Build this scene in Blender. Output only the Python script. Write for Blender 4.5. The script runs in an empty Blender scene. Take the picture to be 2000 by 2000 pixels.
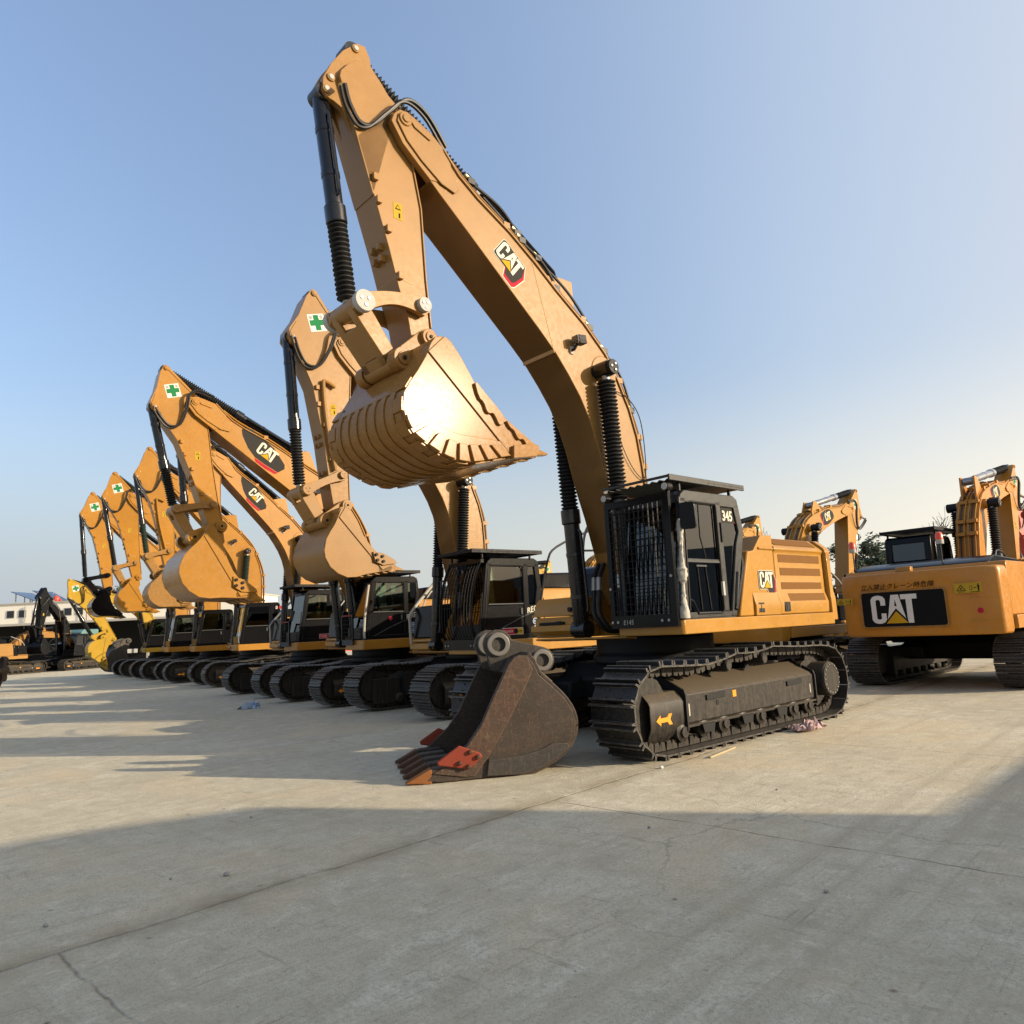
import bpy, bmesh, math, random
from mathutils import Vector, Matrix
random.seed(7)
S=bpy.context.scene
COL=S.collection
R=math.radians

# ------------------------------------------------------------------ materials
def nt(name):
    m=bpy.data.materials.new(name); m.use_nodes=True
    t=m.node_tree; b=t.nodes['Principled BSDF']
    return m,t,b
def N(t,kind,**kw):
    n=t.nodes.new(kind)
    for k,v in kw.items():
        if k.startswith('i_'):
            n.inputs[k[2:].replace('_',' ')].default_value=v
        else: setattr(n,k,v)
    return n
def ramp(t,fac,stops):
    r=t.nodes.new('ShaderNodeValToRGB'); e=r.color_ramp.elements
    while len(e)<len(stops): e.new(.5)
    for x,(p,c) in zip(e,stops):
        x.position=p; x.color=(c[0],c[1],c[2],1) if not isinstance(c,(int,float)) else (c,c,c,1)
    t.links.new(fac,r.inputs[0]); return r
def mixc(t,fac,a,b,mode='MIX'):
    n=t.nodes.new('ShaderNodeMix'); n.data_type='RGBA'; n.blend_type=mode
    def put(s,x):
        if isinstance(x,(tuple,list)): s.default_value=(x[0],x[1],x[2],1)
        elif isinstance(x,(int,float)): s.default_value=x
        else: t.links.new(x,s)
    put(n.inputs[0],fac); put(n.inputs[6],a); put(n.inputs[7],b)
    return n.outputs[2]
def noise(t,scale,detail=4,rough=.6,vec=None,dist=0):
    n=t.nodes.new('ShaderNodeTexNoise'); n.inputs['Scale'].default_value=scale; n.inputs['Detail'].default_value=detail
    n.inputs['Roughness'].default_value=rough; n.inputs['Distortion'].default_value=dist
    if vec: t.links.new(vec,n.inputs['Vector'])
    return n.outputs['Fac']
def objco(t): return t.nodes.new('ShaderNodeTexCoord').outputs['Object']
def bump(t,b,h,strength=.3,dist=.01):
    n=t.nodes.new('ShaderNodeBump'); n.inputs['Strength'].default_value=strength; n.inputs['Distance'].default_value=dist
    t.links.new(h,n.inputs['Height']); t.links.new(n.outputs[0],b.inputs['Normal'])
MATS={}
def edgemask(t,rad,amt):
    """1 along sharp edges, broken up by noise: rubbed paint and bright worn steel"""
    bv=t.nodes.new('ShaderNodeBevel'); bv.samples=4; bv.inputs['Radius'].default_value=rad
    g=t.nodes.new('ShaderNodeNewGeometry'); d=N(t,'ShaderNodeVectorMath',operation='DOT_PRODUCT'); t.links.new(bv.outputs[0],d.inputs[0]); t.links.new(g.outputs['Normal'],d.inputs[1])
    r=ramp(t,d.outputs['Value'],[(.82,amt),(.985,0)]); n=noise(t,23,5,.7,objco(t)); r2=ramp(t,n,[(.36,.15),(.58,1)])
    m=N(t,'ShaderNodeMath',operation='MULTIPLY'); t.links.new(r.outputs[0],m.inputs[0]); t.links.new(r2.outputs[0],m.inputs[1]); return m.outputs[0]
def paint(name,col,rough=.35,coat=.25,dirt=.25,dirtcol=(.33,.27,.2),dscale=1.6,metal=0,bmp=.0,upd=.0,spec=.3,streak=0,rv=1.0,edge=None):
    """glossy machine paint with uneven sheen and settled dust"""
    m,t,b=nt(name); co=objco(t)
    n1=noise(t,dscale,6,.65,co); n2=noise(t,dscale*9,5,.7,co)
    c2=tuple(x*.80 for x in col)
    c=mixc(t,ramp(t,n1,[(.3,0),(.7,1)]).outputs[0],col,c2)
    n0=noise(t,.45,3,.6,co); c=mixc(t,ramp(t,n0,[(.4,0),(.65,.35)]).outputs[0],c,tuple(min(1,x*1.12+.006) for x in col))
    rm=ramp(t,n2,[(.45,0),(.75,1)])
    mm=N(t,'ShaderNodeMath',operation='MULTIPLY'); t.links.new(rm.outputs[0],mm.inputs[0]); mm.inputs[1].default_value=dirt
    if streak:   # run-off streaks down the sides
        mp=N(t,'ShaderNodeMapping'); t.links.new(co,mp.inputs[0]); mp.inputs['Scale'].default_value=(26,26,1.6)
        ns=noise(t,1.0,5,.7,mp.outputs[0]); rs=ramp(t,ns,[(.45,0),(.7,streak)]); m2=N(t,'ShaderNodeMath',operation='ADD'); m2.use_clamp=True
        t.links.new(mm.outputs[0],m2.inputs[0]); t.links.new(rs.outputs[0],m2.inputs[1]); mm=m2
    fac=mm.outputs[0]
    if upd:
        g=t.nodes.new('ShaderNodeNewGeometry'); sp=t.nodes.new('ShaderNodeSeparateXYZ'); t.links.new(g.outputs['Normal'],sp.inputs[0])
        r2=ramp(t,sp.outputs[2],[(.25,0),(.9,1)])
        a=N(t,'ShaderNodeMath',operation='MULTIPLY_ADD'); t.links.new(r2.outputs[0],a.inputs[0]); a.inputs[1].default_value=upd; t.links.new(fac,a.inputs[2]); a.use_clamp=True
        fac=a.outputs[0]
    c=mixc(t,fac,c,dirtcol)
    if edge: c=mixc(t,edgemask(t,edge[0],edge[2]),c,edge[1])
    t.links.new(c,b.inputs['Base Color'])
    rr=ramp(t,n2,[(.3,max(.05,rough-.1*rv)),(.8,min(1,rough+.18*rv))]); t.links.new(rr.outputs[0],b.inputs['Roughness'])
    b.inputs['Coat Weight'].default_value=coat; b.inputs['Coat Roughness'].default_value=.12
    b.inputs['Metallic'].default_value=metal; b.inputs['Specular IOR Level'].default_value=spec
    if bmp: bump(t,b,n2,bmp,.004)
    MATS[name]=m; return m
def flat(name,col,rough=.5,metal=0,coat=0,spec=.3):
    m,t,b=nt(name); co=objco(t); n=noise(t,14,4,.6,co)
    c=mixc(t,n,tuple(x*1.08 for x in col),tuple(x*.88 for x in col)); t.links.new(c,b.inputs['Base Color'])
    b.inputs['Roughness'].default_value=rough; b.inputs['Metallic'].default_value=metal; b.inputs['Coat Weight'].default_value=coat; b.inputs['Specular IOR Level'].default_value=spec
    MATS[name]=m; return m
paint('tan_yellow',(.30,.152,.036),.42,.25,.10,spec=.2)
paint('amber_yellow',(.39,.185,.020),.36,.28,.12,spec=.25)
paint('deep_yellow',(.36,.158,.012),.38,.22,.15,spec=.25)
paint('shade_lifted_yellow',(.46,.185,.014),.36,.15,.2)  # machine yellow brightened in its colour because the rear it covers stands in shade
paint('lemon_yellow',(.42,.25,.012),.45,.0,.25,spec=.25)
paint('bucket_yellow',(.29,.138,.032),.21,.0,.3,dscale=3,bmp=.03,spec=.07,rv=.5,edge=(.012,(.40,.24,.09),.5))
paint('worn_amber',(.28,.135,.024),.42,.1,.35,spec=.25)
paint('red_paint',(.55,.05,.03),.4,.2,.3)
paint('black_paint',(.005,.005,.006),.2,.0,.0,spec=.16,rv=.15)
paint('matte_black',(.010,.010,.011),.55,0,.15,dirtcol=(.05,.045,.04),spec=.2)
paint('olive_black',(.022,.022,.020),.4,.1,.12,dirtcol=(.07,.065,.055),spec=.3)
paint('frame_black',(.014,.013,.012),.5,.0,.35,dirtcol=(.085,.066,.045),dscale=2.2,upd=1.0,spec=.25,streak=.5,edge=(.012,(.10,.085,.065),.6))
paint('shoe_steel',(.020,.019,.019),.42,0,.45,dirtcol=(.10,.085,.066),dscale=2.5,metal=.2,upd=.5,spec=.3,edge=(.012,(.30,.275,.24),1.0))
paint('cylinder_black',(.008,.008,.010),.25,.25,.06,dirtcol=(.04,.04,.04),spec=.35)
paint('teal_paint',(.09,.2,.19),.4,.2,.2)
flat('rubber',(.012,.012,.012),.6)
flat('green_rubber',(.02,.035,.025),.6)
flat('hose_black',(.015,.014,.013),.45)
flat('steel',(.30,.29,.27),.38,.8)
flat('cap_white',(.40,.39,.36),.6,spec=.15)
flat('cylinder_grey',(.30,.31,.32),.28,.6)
flat('worn_ring',(.20,.185,.165),.45,.4)
flat('brass',(.5,.38,.16),.4,.5)
flat('white_paint',(.62,.60,.56),.65,spec=.15)
flat('off_white',(.42,.39,.33),.7,spec=.2)
flat('cream_letter',(.60,.57,.46),.7,spec=.1)
flat('decal_grey',(0.035, 0.033, 0.03),.75,spec=.1)
flat('decal_midgrey',(0.09, 0.09, 0.09),.75,spec=.1)
flat('decal_red',(0.38, 0.02, 0.035),.75,spec=.1)
flat('decal_black',(0.008, 0.008, 0.009),.75,spec=.1)
flat('decal_yellow',(0.5, 0.28, 0.015),.75,spec=.1)
flat('sticker_yellow',(0.42, 0.28, 0.03),.75,spec=.1)
flat('sticker_green',(0.02, 0.17, 0.06),.75,spec=.1)
flat('sticker_blue',(0.04, 0.15, 0.38),.75,spec=.1)
flat('orange_marker',(.8,.28,.02),.4)
flat('lens_red',(.75,.07,.02),.25,coat=.5)
flat('vent_brown',(.17,.078,.022),.8,spec=.1)
flat('recess_shade',(.006,.006,.007),.7)  # near-black colour standing in for shade inside holes, recesses and openings
flat('seat_grey',(.02,.02,.022),.7)
flat('seat_green',(.02,.028,.022),.7)
flat('weld_tan',(.42,.25,.10),.5)
flat('guard_red',(.21,.038,.02),.65,spec=.2)
flat('tooth_brown',(.075,.038,.022),.65,spec=.2)
flat('rust_orange',(.24,.095,.03),.7,spec=.15)
flat('cloth_pink',(.45,.31,.30),.9)
flat('plastic_blue',(.35,.45,.6),.4)
flat('wood',(.42,.33,.2),.8)
flat('stone',(.32,.30,.27),.9)
flat('plaster',(.80,.76,.66),.85)
flat('grey_sheet',(.24,.25,.25),.6)
flat('solar_dark',(.02,.025,.045),.2,coat=.5)
flat('bark',(.07,.055,.04),.9)
def glassmat(name,tint,gl=1.0):
    m=bpy.data.materials.new(name); m.use_nodes=True; t=m.node_tree; t.nodes.clear()
    o=t.nodes.new('ShaderNodeOutputMaterial'); tr=N(t,'ShaderNodeBsdfTransparent'); tr.inputs[0].default_value=(*tint,1)
    g=N(t,'ShaderNodeBsdfGlossy'); g.inputs['Roughness'].default_value=.015; g.inputs[0].default_value=(gl,gl,gl,1)
    f=N(t,'ShaderNodeFresnel'); f.inputs[0].default_value=1.65
    mx=t.nodes.new('ShaderNodeMixShader'); t.links.new(f.outputs[0],mx.inputs[0]); t.links.new(tr.outputs[0],mx.inputs[1]); t.links.new(g.outputs[0],mx.inputs[2])
    t.links.new(mx.outputs[0],o.inputs[0]); MATS[name]=m
glassmat('dark_glass',(.12,.13,.12)); glassmat('green_glass',(.55,.66,.55)); glassmat('lamp_glass',(.8,.8,.8))
def rustmat(name,base,rust,mud,scr):
    m,t,b=nt(name); co=objco(t)
    n1=noise(t,2.3,8,.65,co); n2=noise(t,11,8,.75,co,1.2); n3=noise(t,46,6,.7,co)
    c=mixc(t,ramp(t,n1,[(.38,0),(.62,1)]).outputs[0],base,mud)
    c=mixc(t,ramp(t,n2,[(.54,0),(.68,.8)]).outputs[0],c,rust)
    # long thin scratches
    mp=N(t,'ShaderNodeMapping'); t.links.new(co,mp.inputs[0]); mp.inputs['Scale'].default_value=(9,9,1.3); mp.inputs['Rotation'].default_value=(0,R(28),0)
    n4=noise(t,3.4,7,.8,mp.outputs[0],1.5)
    c=mixc(t,ramp(t,n4,[(.57,0),(.61,.85),(.65,0)]).outputs[0],c,scr)
    mp2=N(t,'ShaderNodeMapping'); t.links.new(co,mp2.inputs[0]); mp2.inputs['Scale'].default_value=(1.6,1.6,9); mp2.inputs['Rotation'].default_value=(0,R(-50),0)
    n5=noise(t,2.6,8,.82,mp2.outputs[0],2.2)
    c=mixc(t,ramp(t,n5,[(.55,0),(.59,.6),(.63,0)]).outputs[0],c,scr)
    n6=noise(t,30,6,.8,co); c=mixc(t,ramp(t,n6,[(.35,.6),(.55,0)]).outputs[0],c,tuple(x*.5 for x in base))
    c=mixc(t,edgemask(t,.014,.8),c,tuple(x*1.3+.02 for x in scr))
    t.links.new(c,b.inputs['Base Color']); b.inputs['Roughness'].default_value=.6; b.inputs['Metallic'].default_value=.0; b.inputs['Specular IOR Level'].default_value=.25
    bump(t,b,n3,.25,.004); MATS[name]=m
rustmat('rusty_plate',(.040,.030,.023),(.075,.035,.022),(.058,.046,.035),(.13,.08,.05))
rustmat('mouth_rust',(.075,.042,.027),(.11,.045,.025),(.062,.045,.033),(.20,.12,.075))
rustmat('grey_plate',(.040,.036,.032),(.07,.045,.03),(.055,.048,.04),(.12,.09,.06))
def leafmat():
    m,t,b=nt('leaf_green'); g=t.nodes.new('ShaderNodeNewGeometry')
    r=ramp(t,g.outputs['Random Per Island'],[(0,(.018,.028,.012)),(.6,(.04,.06,.022)),(1,(.075,.095,.035))])
    t.links.new(r.outputs[0],b.inputs['Base Color']); b.inputs['Roughness'].default_value=.7
    MATS['leaf_green']=m
leafmat()
# concrete yard, with joints, cracks, stains and tyre sweeps that lie along the slab direction
def concretemat():
    m,t,b=nt('yard_concrete'); co=objco(t)
    mp=N(t,'ShaderNodeMapping'); t.links.new(co,mp.inputs[0]); mp.vector_type='TEXTURE'
    mp.inputs['Location'].default_value=(-.29,6.29,0); mp.inputs['Rotation'].default_value=(0,0,R(46.5))
    uv=mp.outputs[0]      # x along the long joint, y across it
    wob=N(t,'ShaderNodeTexNoise'); wob.inputs['Scale'].default_value=1.1; wob.inputs['Detail'].default_value=6; wob.inputs['Roughness'].default_value=.65; t.links.new(uv,wob.inputs['Vector'])
    wv=N(t,'ShaderNodeVectorMath',operation='MULTIPLY_ADD'); t.links.new(wob.outputs['Color'],wv.inputs[0]); wv.inputs[1].default_value=(.16,.16,0); 
    ad=N(t,'ShaderNodeVectorMath',operation='SUBTRACT'); t.links.new(uv,ad.inputs[0]); ad.inputs[1].default_value=(.08,.08,0)
    t.links.new(ad.outputs[0],wv.inputs[2])
    sp=t.nodes.new('ShaderNodeSeparateXYZ'); t.links.new(wv.outputs[0],sp.inputs[0])
    def M(op,a,bb=None,cl=False):
        n=N(t,'ShaderNodeMath',operation=op); n.use_clamp=cl
        for i,x in enumerate((a,bb)):
            if x is None: continue
            if isinstance(x,(int,float)): n.inputs[i].default_value=x
            else: t.links.new(x,n.inputs[i])
        return n.outputs[0]
    def line(c,at,w,soft=1.0):   # 1 on the line, falling to 0 at distance w
        d=M('ABSOLUTE',M('SUBTRACT',c,at)); return M('SUBTRACT',1,M('DIVIDE',d,w),True)
    def periodic(c,off,per,w):
        d=M('PINGPONG',M('ADD',M('SUBTRACT',c,off),per*40),per/2); return M('SUBTRACT',1,M('DIVIDE',d,w),True)
    sx,sy=sp.outputs[0],sp.outputs[1]
    below=M('LESS_THAN',sy,0)
    j1=line(sy,0,.02); j1w=line(sy,.03,.24)
    jf=M('MULTIPLY',periodic(sy,0,7.7,.010),.5)
    j2=M('MULTIPLY',periodic(sx,.75,3.85,.013),below); j3=M('MULTIPLY',periodic(sx,3.1,3.85,.012),M('GREATER_THAN',sy,0))
    joints=M('MAXIMUM',M('MAXIMUM',j1,M('MULTIPLY',jf,.4)),M('MAXIMUM',j2,M('MULTIPLY',j3,.25)))
    n_big=noise(t,.22,5,.62,uv); n_mid=noise(t,1.5,7,.7,uv,.4); n_fine=noise(t,42,6,.75,uv); n_cl=noise(t,5.5,7,.72,uv,.8)
    c=mixc(t,ramp(t,n_big,[(.36,0),(.64,1)]).outputs[0],(.44,.415,.355),(.58,.55,.485))
    c=mixc(t,ramp(t,n_mid,[(.36,.75),(.54,0)]).outputs[0],c,(.37,.335,.275))
    c=mixc(t,ramp(t,n_mid,[(.56,0),(.70,.75)]).outputs[0],c,(.70,.68,.63))
    c=mixc(t,ramp(t,n_cl,[(.33,.55),(.5,0)]).outputs[0],c,(.33,.30,.25))
    c=mixc(t,ramp(t,n_cl,[(.54,0),(.66,.4)]).outputs[0],c,(.68,.655,.60))
    def streak(sx_,sy_,rot,sc,lo,hi,amt,col):
        mp2=N(t,'ShaderNodeMapping'); t.links.new(uv,mp2.inputs[0]); mp2.inputs['Scale'].default_value=(sx_,sy_,1); mp2.inputs['Rotation'].default_value=(0,0,R(rot))
        st=noise(t,sc,6,.7,mp2.outputs[0],.35)
        return mixc(t,ramp(t,st,[(lo,0),(hi,amt)]).outputs[0],c,col)
    c=streak(.22,4.5,-6,1.0,.50,.68,.34,(.33,.295,.235))       # tyre and track sweeps along the slabs
    c=streak(.3,9,-9,1.6,.55,.66,.3,(.30,.27,.22))
    c=streak(7,.5,18,1.0,.55,.70,.28,(.34,.31,.255))
    c=streak(1.2,14,34,1.4,.60,.67,.55,(.24,.21,.17))           # scuffs
    c=streak(14,1.2,12,1.2,.62,.68,.5,(.25,.22,.18))
    sp1=noise(t,2.3,7,.72,uv,.7)
    c=mixc(t,ramp(t,sp1,[(.64,0),(.72,.7)]).outputs[0],c,(.24,.165,.10))
    sp2=noise(t,1.1,7,.75,uv,1.2)
    c=mixc(t,ramp(t,sp2,[(.66,0),(.74,.65)]).outputs[0],c,(.20,.17,.13))
    vz=N(t,'ShaderNodeTexVoronoi'); vz.inputs['Scale'].default_value=3.1; t.links.new(wv.outputs[0],vz.inputs['Vector'])
    gate=N(t,'ShaderNodeSeparateColor'); t.links.new(vz.outputs['Color'],gate.inputs[0])
    spots=M('MULTIPLY',ramp(t,vz.outputs['Distance'],[(.02,.9),(.07,0)]).outputs[0],M('GREATER_THAN',gate.outputs[0],.55))
    c=mixc(t,spots,c,(.13,.105,.08))
    vg=N(t,'ShaderNodeTexVoronoi'); vg.inputs['Scale'].default_value=17; t.links.new(uv,vg.inputs['Vector'])
    g2=N(t,'ShaderNodeSeparateColor'); t.links.new(vg.outputs['Color'],g2.inputs[0])
    c=mixc(t,M('MULTIPLY',ramp(t,vg.outputs['Distance'],[(.05,.9),(.14,0)]).outputs[0],M('GREATER_THAN',g2.outputs[0],.86)),c,(.17,.145,.11))
    sand=noise(t,.5,5,.6,uv,1)
    c=mixc(t,ramp(t,sand,[(.5,0),(.68,.5)]).outputs[0],c,(.55,.455,.325))
    c=mixc(t,M('MULTIPLY',j1w,ramp(t,n_mid,[(.40,.85),(.62,.12)]).outputs[0]),c,(.25,.21,.155))
    brk=ramp(t,noise(t,3.3,5,.7,uv),[(.38,.15),(.6,.9)]).outputs[0]
    c=mixc(t,M('MULTIPLY',joints,brk),c,(.12,.105,.085))
    # hairline cracks
    vc=N(t,'ShaderNodeTexVoronoi'); vc.feature='DISTANCE_TO_EDGE'; vc.inputs['Scale'].default_value=.33
    w2=N(t,'ShaderNodeVectorMath',operation='MULTIPLY_ADD'); t.links.new(wob.outputs['Color'],w2.inputs[0]); w2.inputs[1].default_value=(.9,.9,0); t.links.new(uv,w2.inputs[2]); t.links.new(w2.outputs[0],vc.inputs['Vector'])
    crack=M('MULTIPLY',ramp(t,vc.outputs['Distance'],[(0,1),(.0035,0)]).outputs[0],ramp(t,n_big,[(.5,0),(.6,.55)]).outputs[0])
    c=mixc(t,crack,c,(.2,.175,.14))
    c=mixc(t,ramp(t,n_fine,[(.36,.6),(.52,0)]).outputs[0],c,(.30,.27,.225))
    for at_,w_ in ((-2.42,.10),(-2.72,.05),(-3.0,.08)):
        c=mixc(t,M('MULTIPLY',line(sy,at_,w_),ramp(t,n_cl,[(.38,.1),(.6,.5)]).outputs[0]),c,(.30,.265,.21))
    c=mixc(t,1.0,c,(1.17,1.12,.965),'MULTIPLY')
    t.links.new(c,b.inputs['Base Color'])
    b.inputs['Roughness'].default_value=.85; b.inputs['Specular IOR Level'].default_value=.2
    # broomed relief in swirling patches
    wt=N(t,'ShaderNodeTexWave'); wt.inputs['Scale'].default_value=13; wt.inputs['Distortion'].default_value=22; wt.inputs['Detail'].default_value=5; wt.inputs['Detail Scale'].default_value=1.1; wt.inputs['Detail Roughness'].default_value=.7; t.links.new(uv,wt.inputs['Vector'])
    fine2=noise(t,95,5,.75,uv)
    h=M('ADD',M('MULTIPLY',M('MULTIPLY',wt.outputs['Fac'],ramp(t,n_mid,[(.4,0),(.6,1)]).outputs[0]),.9),M('ADD',M('MULTIPLY',n_fine,.9),M('MULTIPLY',fine2,.6)))
    h=M('SUBTRACT',h,M('MULTIPLY',joints,2.0))
    h=M('ADD',h,M('MULTIPLY',n_cl,1.2))
    bump(t,b,h,.65,.011); MATS['yard_concrete']=m
concretemat()

# ------------------------------------------------------------------ mesh builder
class MB:
    def __init__(s): s.v=[]; s.f=[]; s.mi=[]; s.mats=[]
    def _m(s,mat):
        if mat not in s.mats: s.mats.append(mat)
        return s.mats.index(mat)
    def add(s,vs,fs,mat):
        k=len(s.v); s.v+=[tuple(v) for v in vs]; i=s._m(mat)
        for f in fs: s.f.append([k+a for a in f]); s.mi.append(i)
    def prism(s,poly,t0,t1,mat,o=(0,0,0),u=(1,0,0),v=(0,0,1),n=(0,1,0)):
        o,u,v,n=map(Vector,(o,u,v,n)); L=len(poly)
        vs=[o+u*p[0]+v*p[1]+n*t0 for p in poly]+[o+u*p[0]+v*p[1]+n*t1 for p in poly]
        fs=[list(range(L))[::-1],list(range(L,2*L))]+[[i,(i+1)%L,L+(i+1)%L,L+i] for i in range(L)]
        s.add(vs,fs,mat)
    def sheet(s,poly,lift,mat,o,u,v,n):
        o,u,v,n=map(Vector,(o,u,v,n)); s.add([o+u*p[0]+v*p[1]+n*lift for p in poly],[list(range(len(poly)))],mat)
    def box(s,x0,x1,y0,y1,z0,z1,mat): s.prism([(x0,z0),(x1,z0),(x1,z1),(x0,z1)],y0,y1,mat)
    def lathe(s,p0,p1,prof,mat,n=16,caps=True):
        p0,p1=Vector(p0),Vector(p1); d=(p1-p0).normalized()
        a=d.orthogonal().normalized(); b=d.cross(a); k=len(s.v); i=s._m(mat)
        for t,r in prof:
            c=p0+d*t
            for j in range(n):
                th=2*math.pi*j/n; s.v.append(tuple(c+a*(r*math.cos(th))+b*(r*math.sin(th))))
        for q in range(len(prof)-1):
            for j in range(n):
                s.f.append([k+q*n+j,k+q*n+(j+1)%n,k+(q+1)*n+(j+1)%n,k+(q+1)*n+j]); s.mi.append(i)
        if caps:
            s.f.append([k+j for j in range(n)][::-1]); s.mi.append(i)
            s.f.append([k+(len(prof)-1)*n+j for j in range(n)]); s.mi.append(i)
    def cyl(s,p0,p1,r,mat,n=16):
        L=(Vector(p1)-Vector(p0)).length; s.lathe(p0,p1,[(0,r),(L,r)],mat,n)
    def tube(s,path,r,mat,n=8):
        P=[Vector(p) for p in path]; k=len(s.v); i=s._m(mat); a=None
        for q,p in enumerate(P):
            d=(P[min(q+1,len(P)-1)]-P[max(q-1,0)]).normalized()
            if a is None: a=d.orthogonal().normalized()
            a=(a-d*a.dot(d)); a=a.normalized() if a.length>1e-6 else d.orthogonal().normalized()
            b=d.cross(a)
            for j in range(n):
                th=2*math.pi*j/n; s.v.append(tuple(p+a*(r*math.cos(th))+b*(r*math.sin(th))))
        for q in range(len(P)-1):
            for j in range(n):
                s.f.append([k+q*n+j,k+q*n+(j+1)%n,k+(q+1)*n+(j+1)%n,k+(q+1)*n+j]); s.mi.append(i)
        s.f.append([k+j for j in range(n)][::-1]); s.mi.append(i)
        s.f.append([k+(len(P)-1)*n+j for j in range(n)]); s.mi.append(i)
    def ribbon(s,path,t,y0,y1,mat):
        """plate following a path in the XZ plane, thickness t, from y0 to y1"""
        P=[Vector((p[0],0,p[1])) for p in path]; k=len(s.v); i=s._m(mat)
        for q,p in enumerate(P):
            d=(P[min(q+1,len(P)-1)]-P[max(q-1,0)]).normalized(); nn=Vector((-d.z,0,d.x))
            for yy,off in ((y0,0),(y1,0),(y1,t),(y0,t)):
                w=p+nn*off; s.v.append((w.x,yy,w.z))
        for q in range(len(P)-1):
            for j in range(4):
                s.f.append([k+q*4+j,k+q*4+(j+1)%4,k+(q+1)*4+(j+1)%4,k+(q+1)*4+j]); s.mi.append(i)
        s.f.append([k+j for j in range(4)]); s.mi.append(i); e=k+(len(P)-1)*4
        s.f.append([e+j for j in range(4)]); s.mi.append(i)
    def text(s,body,size,mat,o,u,v,n,lift,shear=0,sx=1.0,bold=.0):
        vs,fs=text_geo(body,bold); o,u,v,n=map(Vector,(o,u,v,n))
        s.add([o+u*(p[0]*size*sx+p[1]*size*shear)+v*(p[1]*size)+n*lift for p in vs],fs,mat)
    def build(s,name,recalc=True,angle=32):
        me=bpy.data.meshes.new(name); me.from_pydata(s.v,[],s.f)
        for m in s.mats: me.materials.append(MATS[m])
        me.polygons.foreach_set('material_index',s.mi)
        if recalc:
            bm=bmesh.new(); bm.from_mesh(me); bmesh.ops.recalc_face_normals(bm,faces=bm.faces); bm.to_mesh(me); bm.free()
        me.shade_smooth(); me.set_sharp_from_angle(angle=R(angle)); me.update(); return me
_tg={}
def text_geo(body,bold=0):
    if (body,bold) in _tg: return _tg[(body,bold)]
    cu=bpy.data.curves.new('lettering','FONT'); cu.body=body; cu.size=1; cu.resolution_u=2; cu.offset=bold
    o=bpy.data.objects.new('lettering',cu); COL.objects.link(o); bpy.context.view_layer.update()
    me=bpy.data.meshes.new_from_object(o.evaluated_get(bpy.context.evaluated_depsgraph_get()))
    r=([tuple(v.co) for v in me.vertices],[list(p.vertices) for p in me.polygons])
    bpy.data.objects.remove(o); bpy.data.curves.remove(cu); bpy.data.meshes.remove(me); _tg[(body,bold)]=r; return r
CACHE={}
def part(name,mb,parent=None,bevel=0,seg=2,key=None,recalc=True):
    """links ONE mesh object; mb is an MB or a function returning one (cached under key)"""
    if key and key in CACHE: me=CACHE[key]
    else:
        me=(mb() if callable(mb) else mb).build(name,recalc)
        if key: CACHE[key]=me
    o=bpy.data.objects.new(name,me); COL.objects.link(o)
    if parent: o.parent=parent
    if bevel:
        b=o.modifiers.new('Bevel','BEVEL'); b.width=bevel; b.segments=seg; b.limit_method='ANGLE'; b.angle_limit=R(35); b.harden_normals=False; b.use_clamp_overlap=True
    return o
def tag(o,label,cat,group=None,kind=None):
    if label: o['label']=label
    if cat: o['category']=cat
    if group: o['group']=group
    if kind: o['kind']=kind
    return o
def empty(name,loc,rz=0,scale=1):
    o=bpy.data.objects.new(name,None); COL.objects.link(o); o.empty_display_size=.2
    o.location=loc; o.rotation_euler=(0,0,rz); o.scale=(scale,)*3; return o
def rrect(x0,x1,y0,y1,r,n=4):
    P=[]
    for cx,cy,a0 in ((x1-r,y1-r,0),(x0+r,y1-r,90),(x0+r,y0+r,180),(x1-r,y0+r,270)):
        for i in range(n+1):
            a=R(a0+90*i/n); P.append((cx+r*math.cos(a),cy+r*math.sin(a)))
    return P
def circ(cx,cy,r,n=20): return [(cx+r*math.cos(2*math.pi*i/n),cy+r*math.sin(2*math.pi*i/n)) for i in range(n)]
def smooth(P,it=1,closed=False):
    for _ in range(it):
        Q=[] if closed else [P[0]]
        L=len(P)
        for i in range(L if closed else L-1):
            a,b=P[i],P[(i+1)%L]; Q+=[(a[0]*.75+b[0]*.25,a[1]*.75+b[1]*.25),(a[0]*.25+b[0]*.75,a[1]*.25+b[1]*.75)]
        if not closed: Q.append(P[-1])
        P=Q
    return P
def cat3(P,it=4):
    """smooth 3D path through points (Catmull-Rom)"""
    P=[Vector(p) for p in P]; out=[]
    for i in range(len(P)-1):
        a=P[max(i-1,0)];b=P[i];c=P[i+1];d=P[min(i+2,len(P)-1)]
        for k in range(it):
            t=k/it; out.append(.5*((2*b)+(c-a)*t+(2*a-5*b+4*c-d)*t*t+(3*b-a-3*c+d)*t**3))
    return out+[P[-1]]
def sim(a0,a1,b0,b1):
    A=complex(a1[0]-a0[0],a1[1]-a0[1]); B=complex(b1[0]-b0[0],b1[1]-b0[1]); q=B/A
    def f(p):
        z=complex(p[0]-a0[0],p[1]-a0[1])*q; return (b0[0]+z.real,b0[1]+z.imag)
    f.s=abs(q); f.q=q/abs(q); return f

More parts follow.
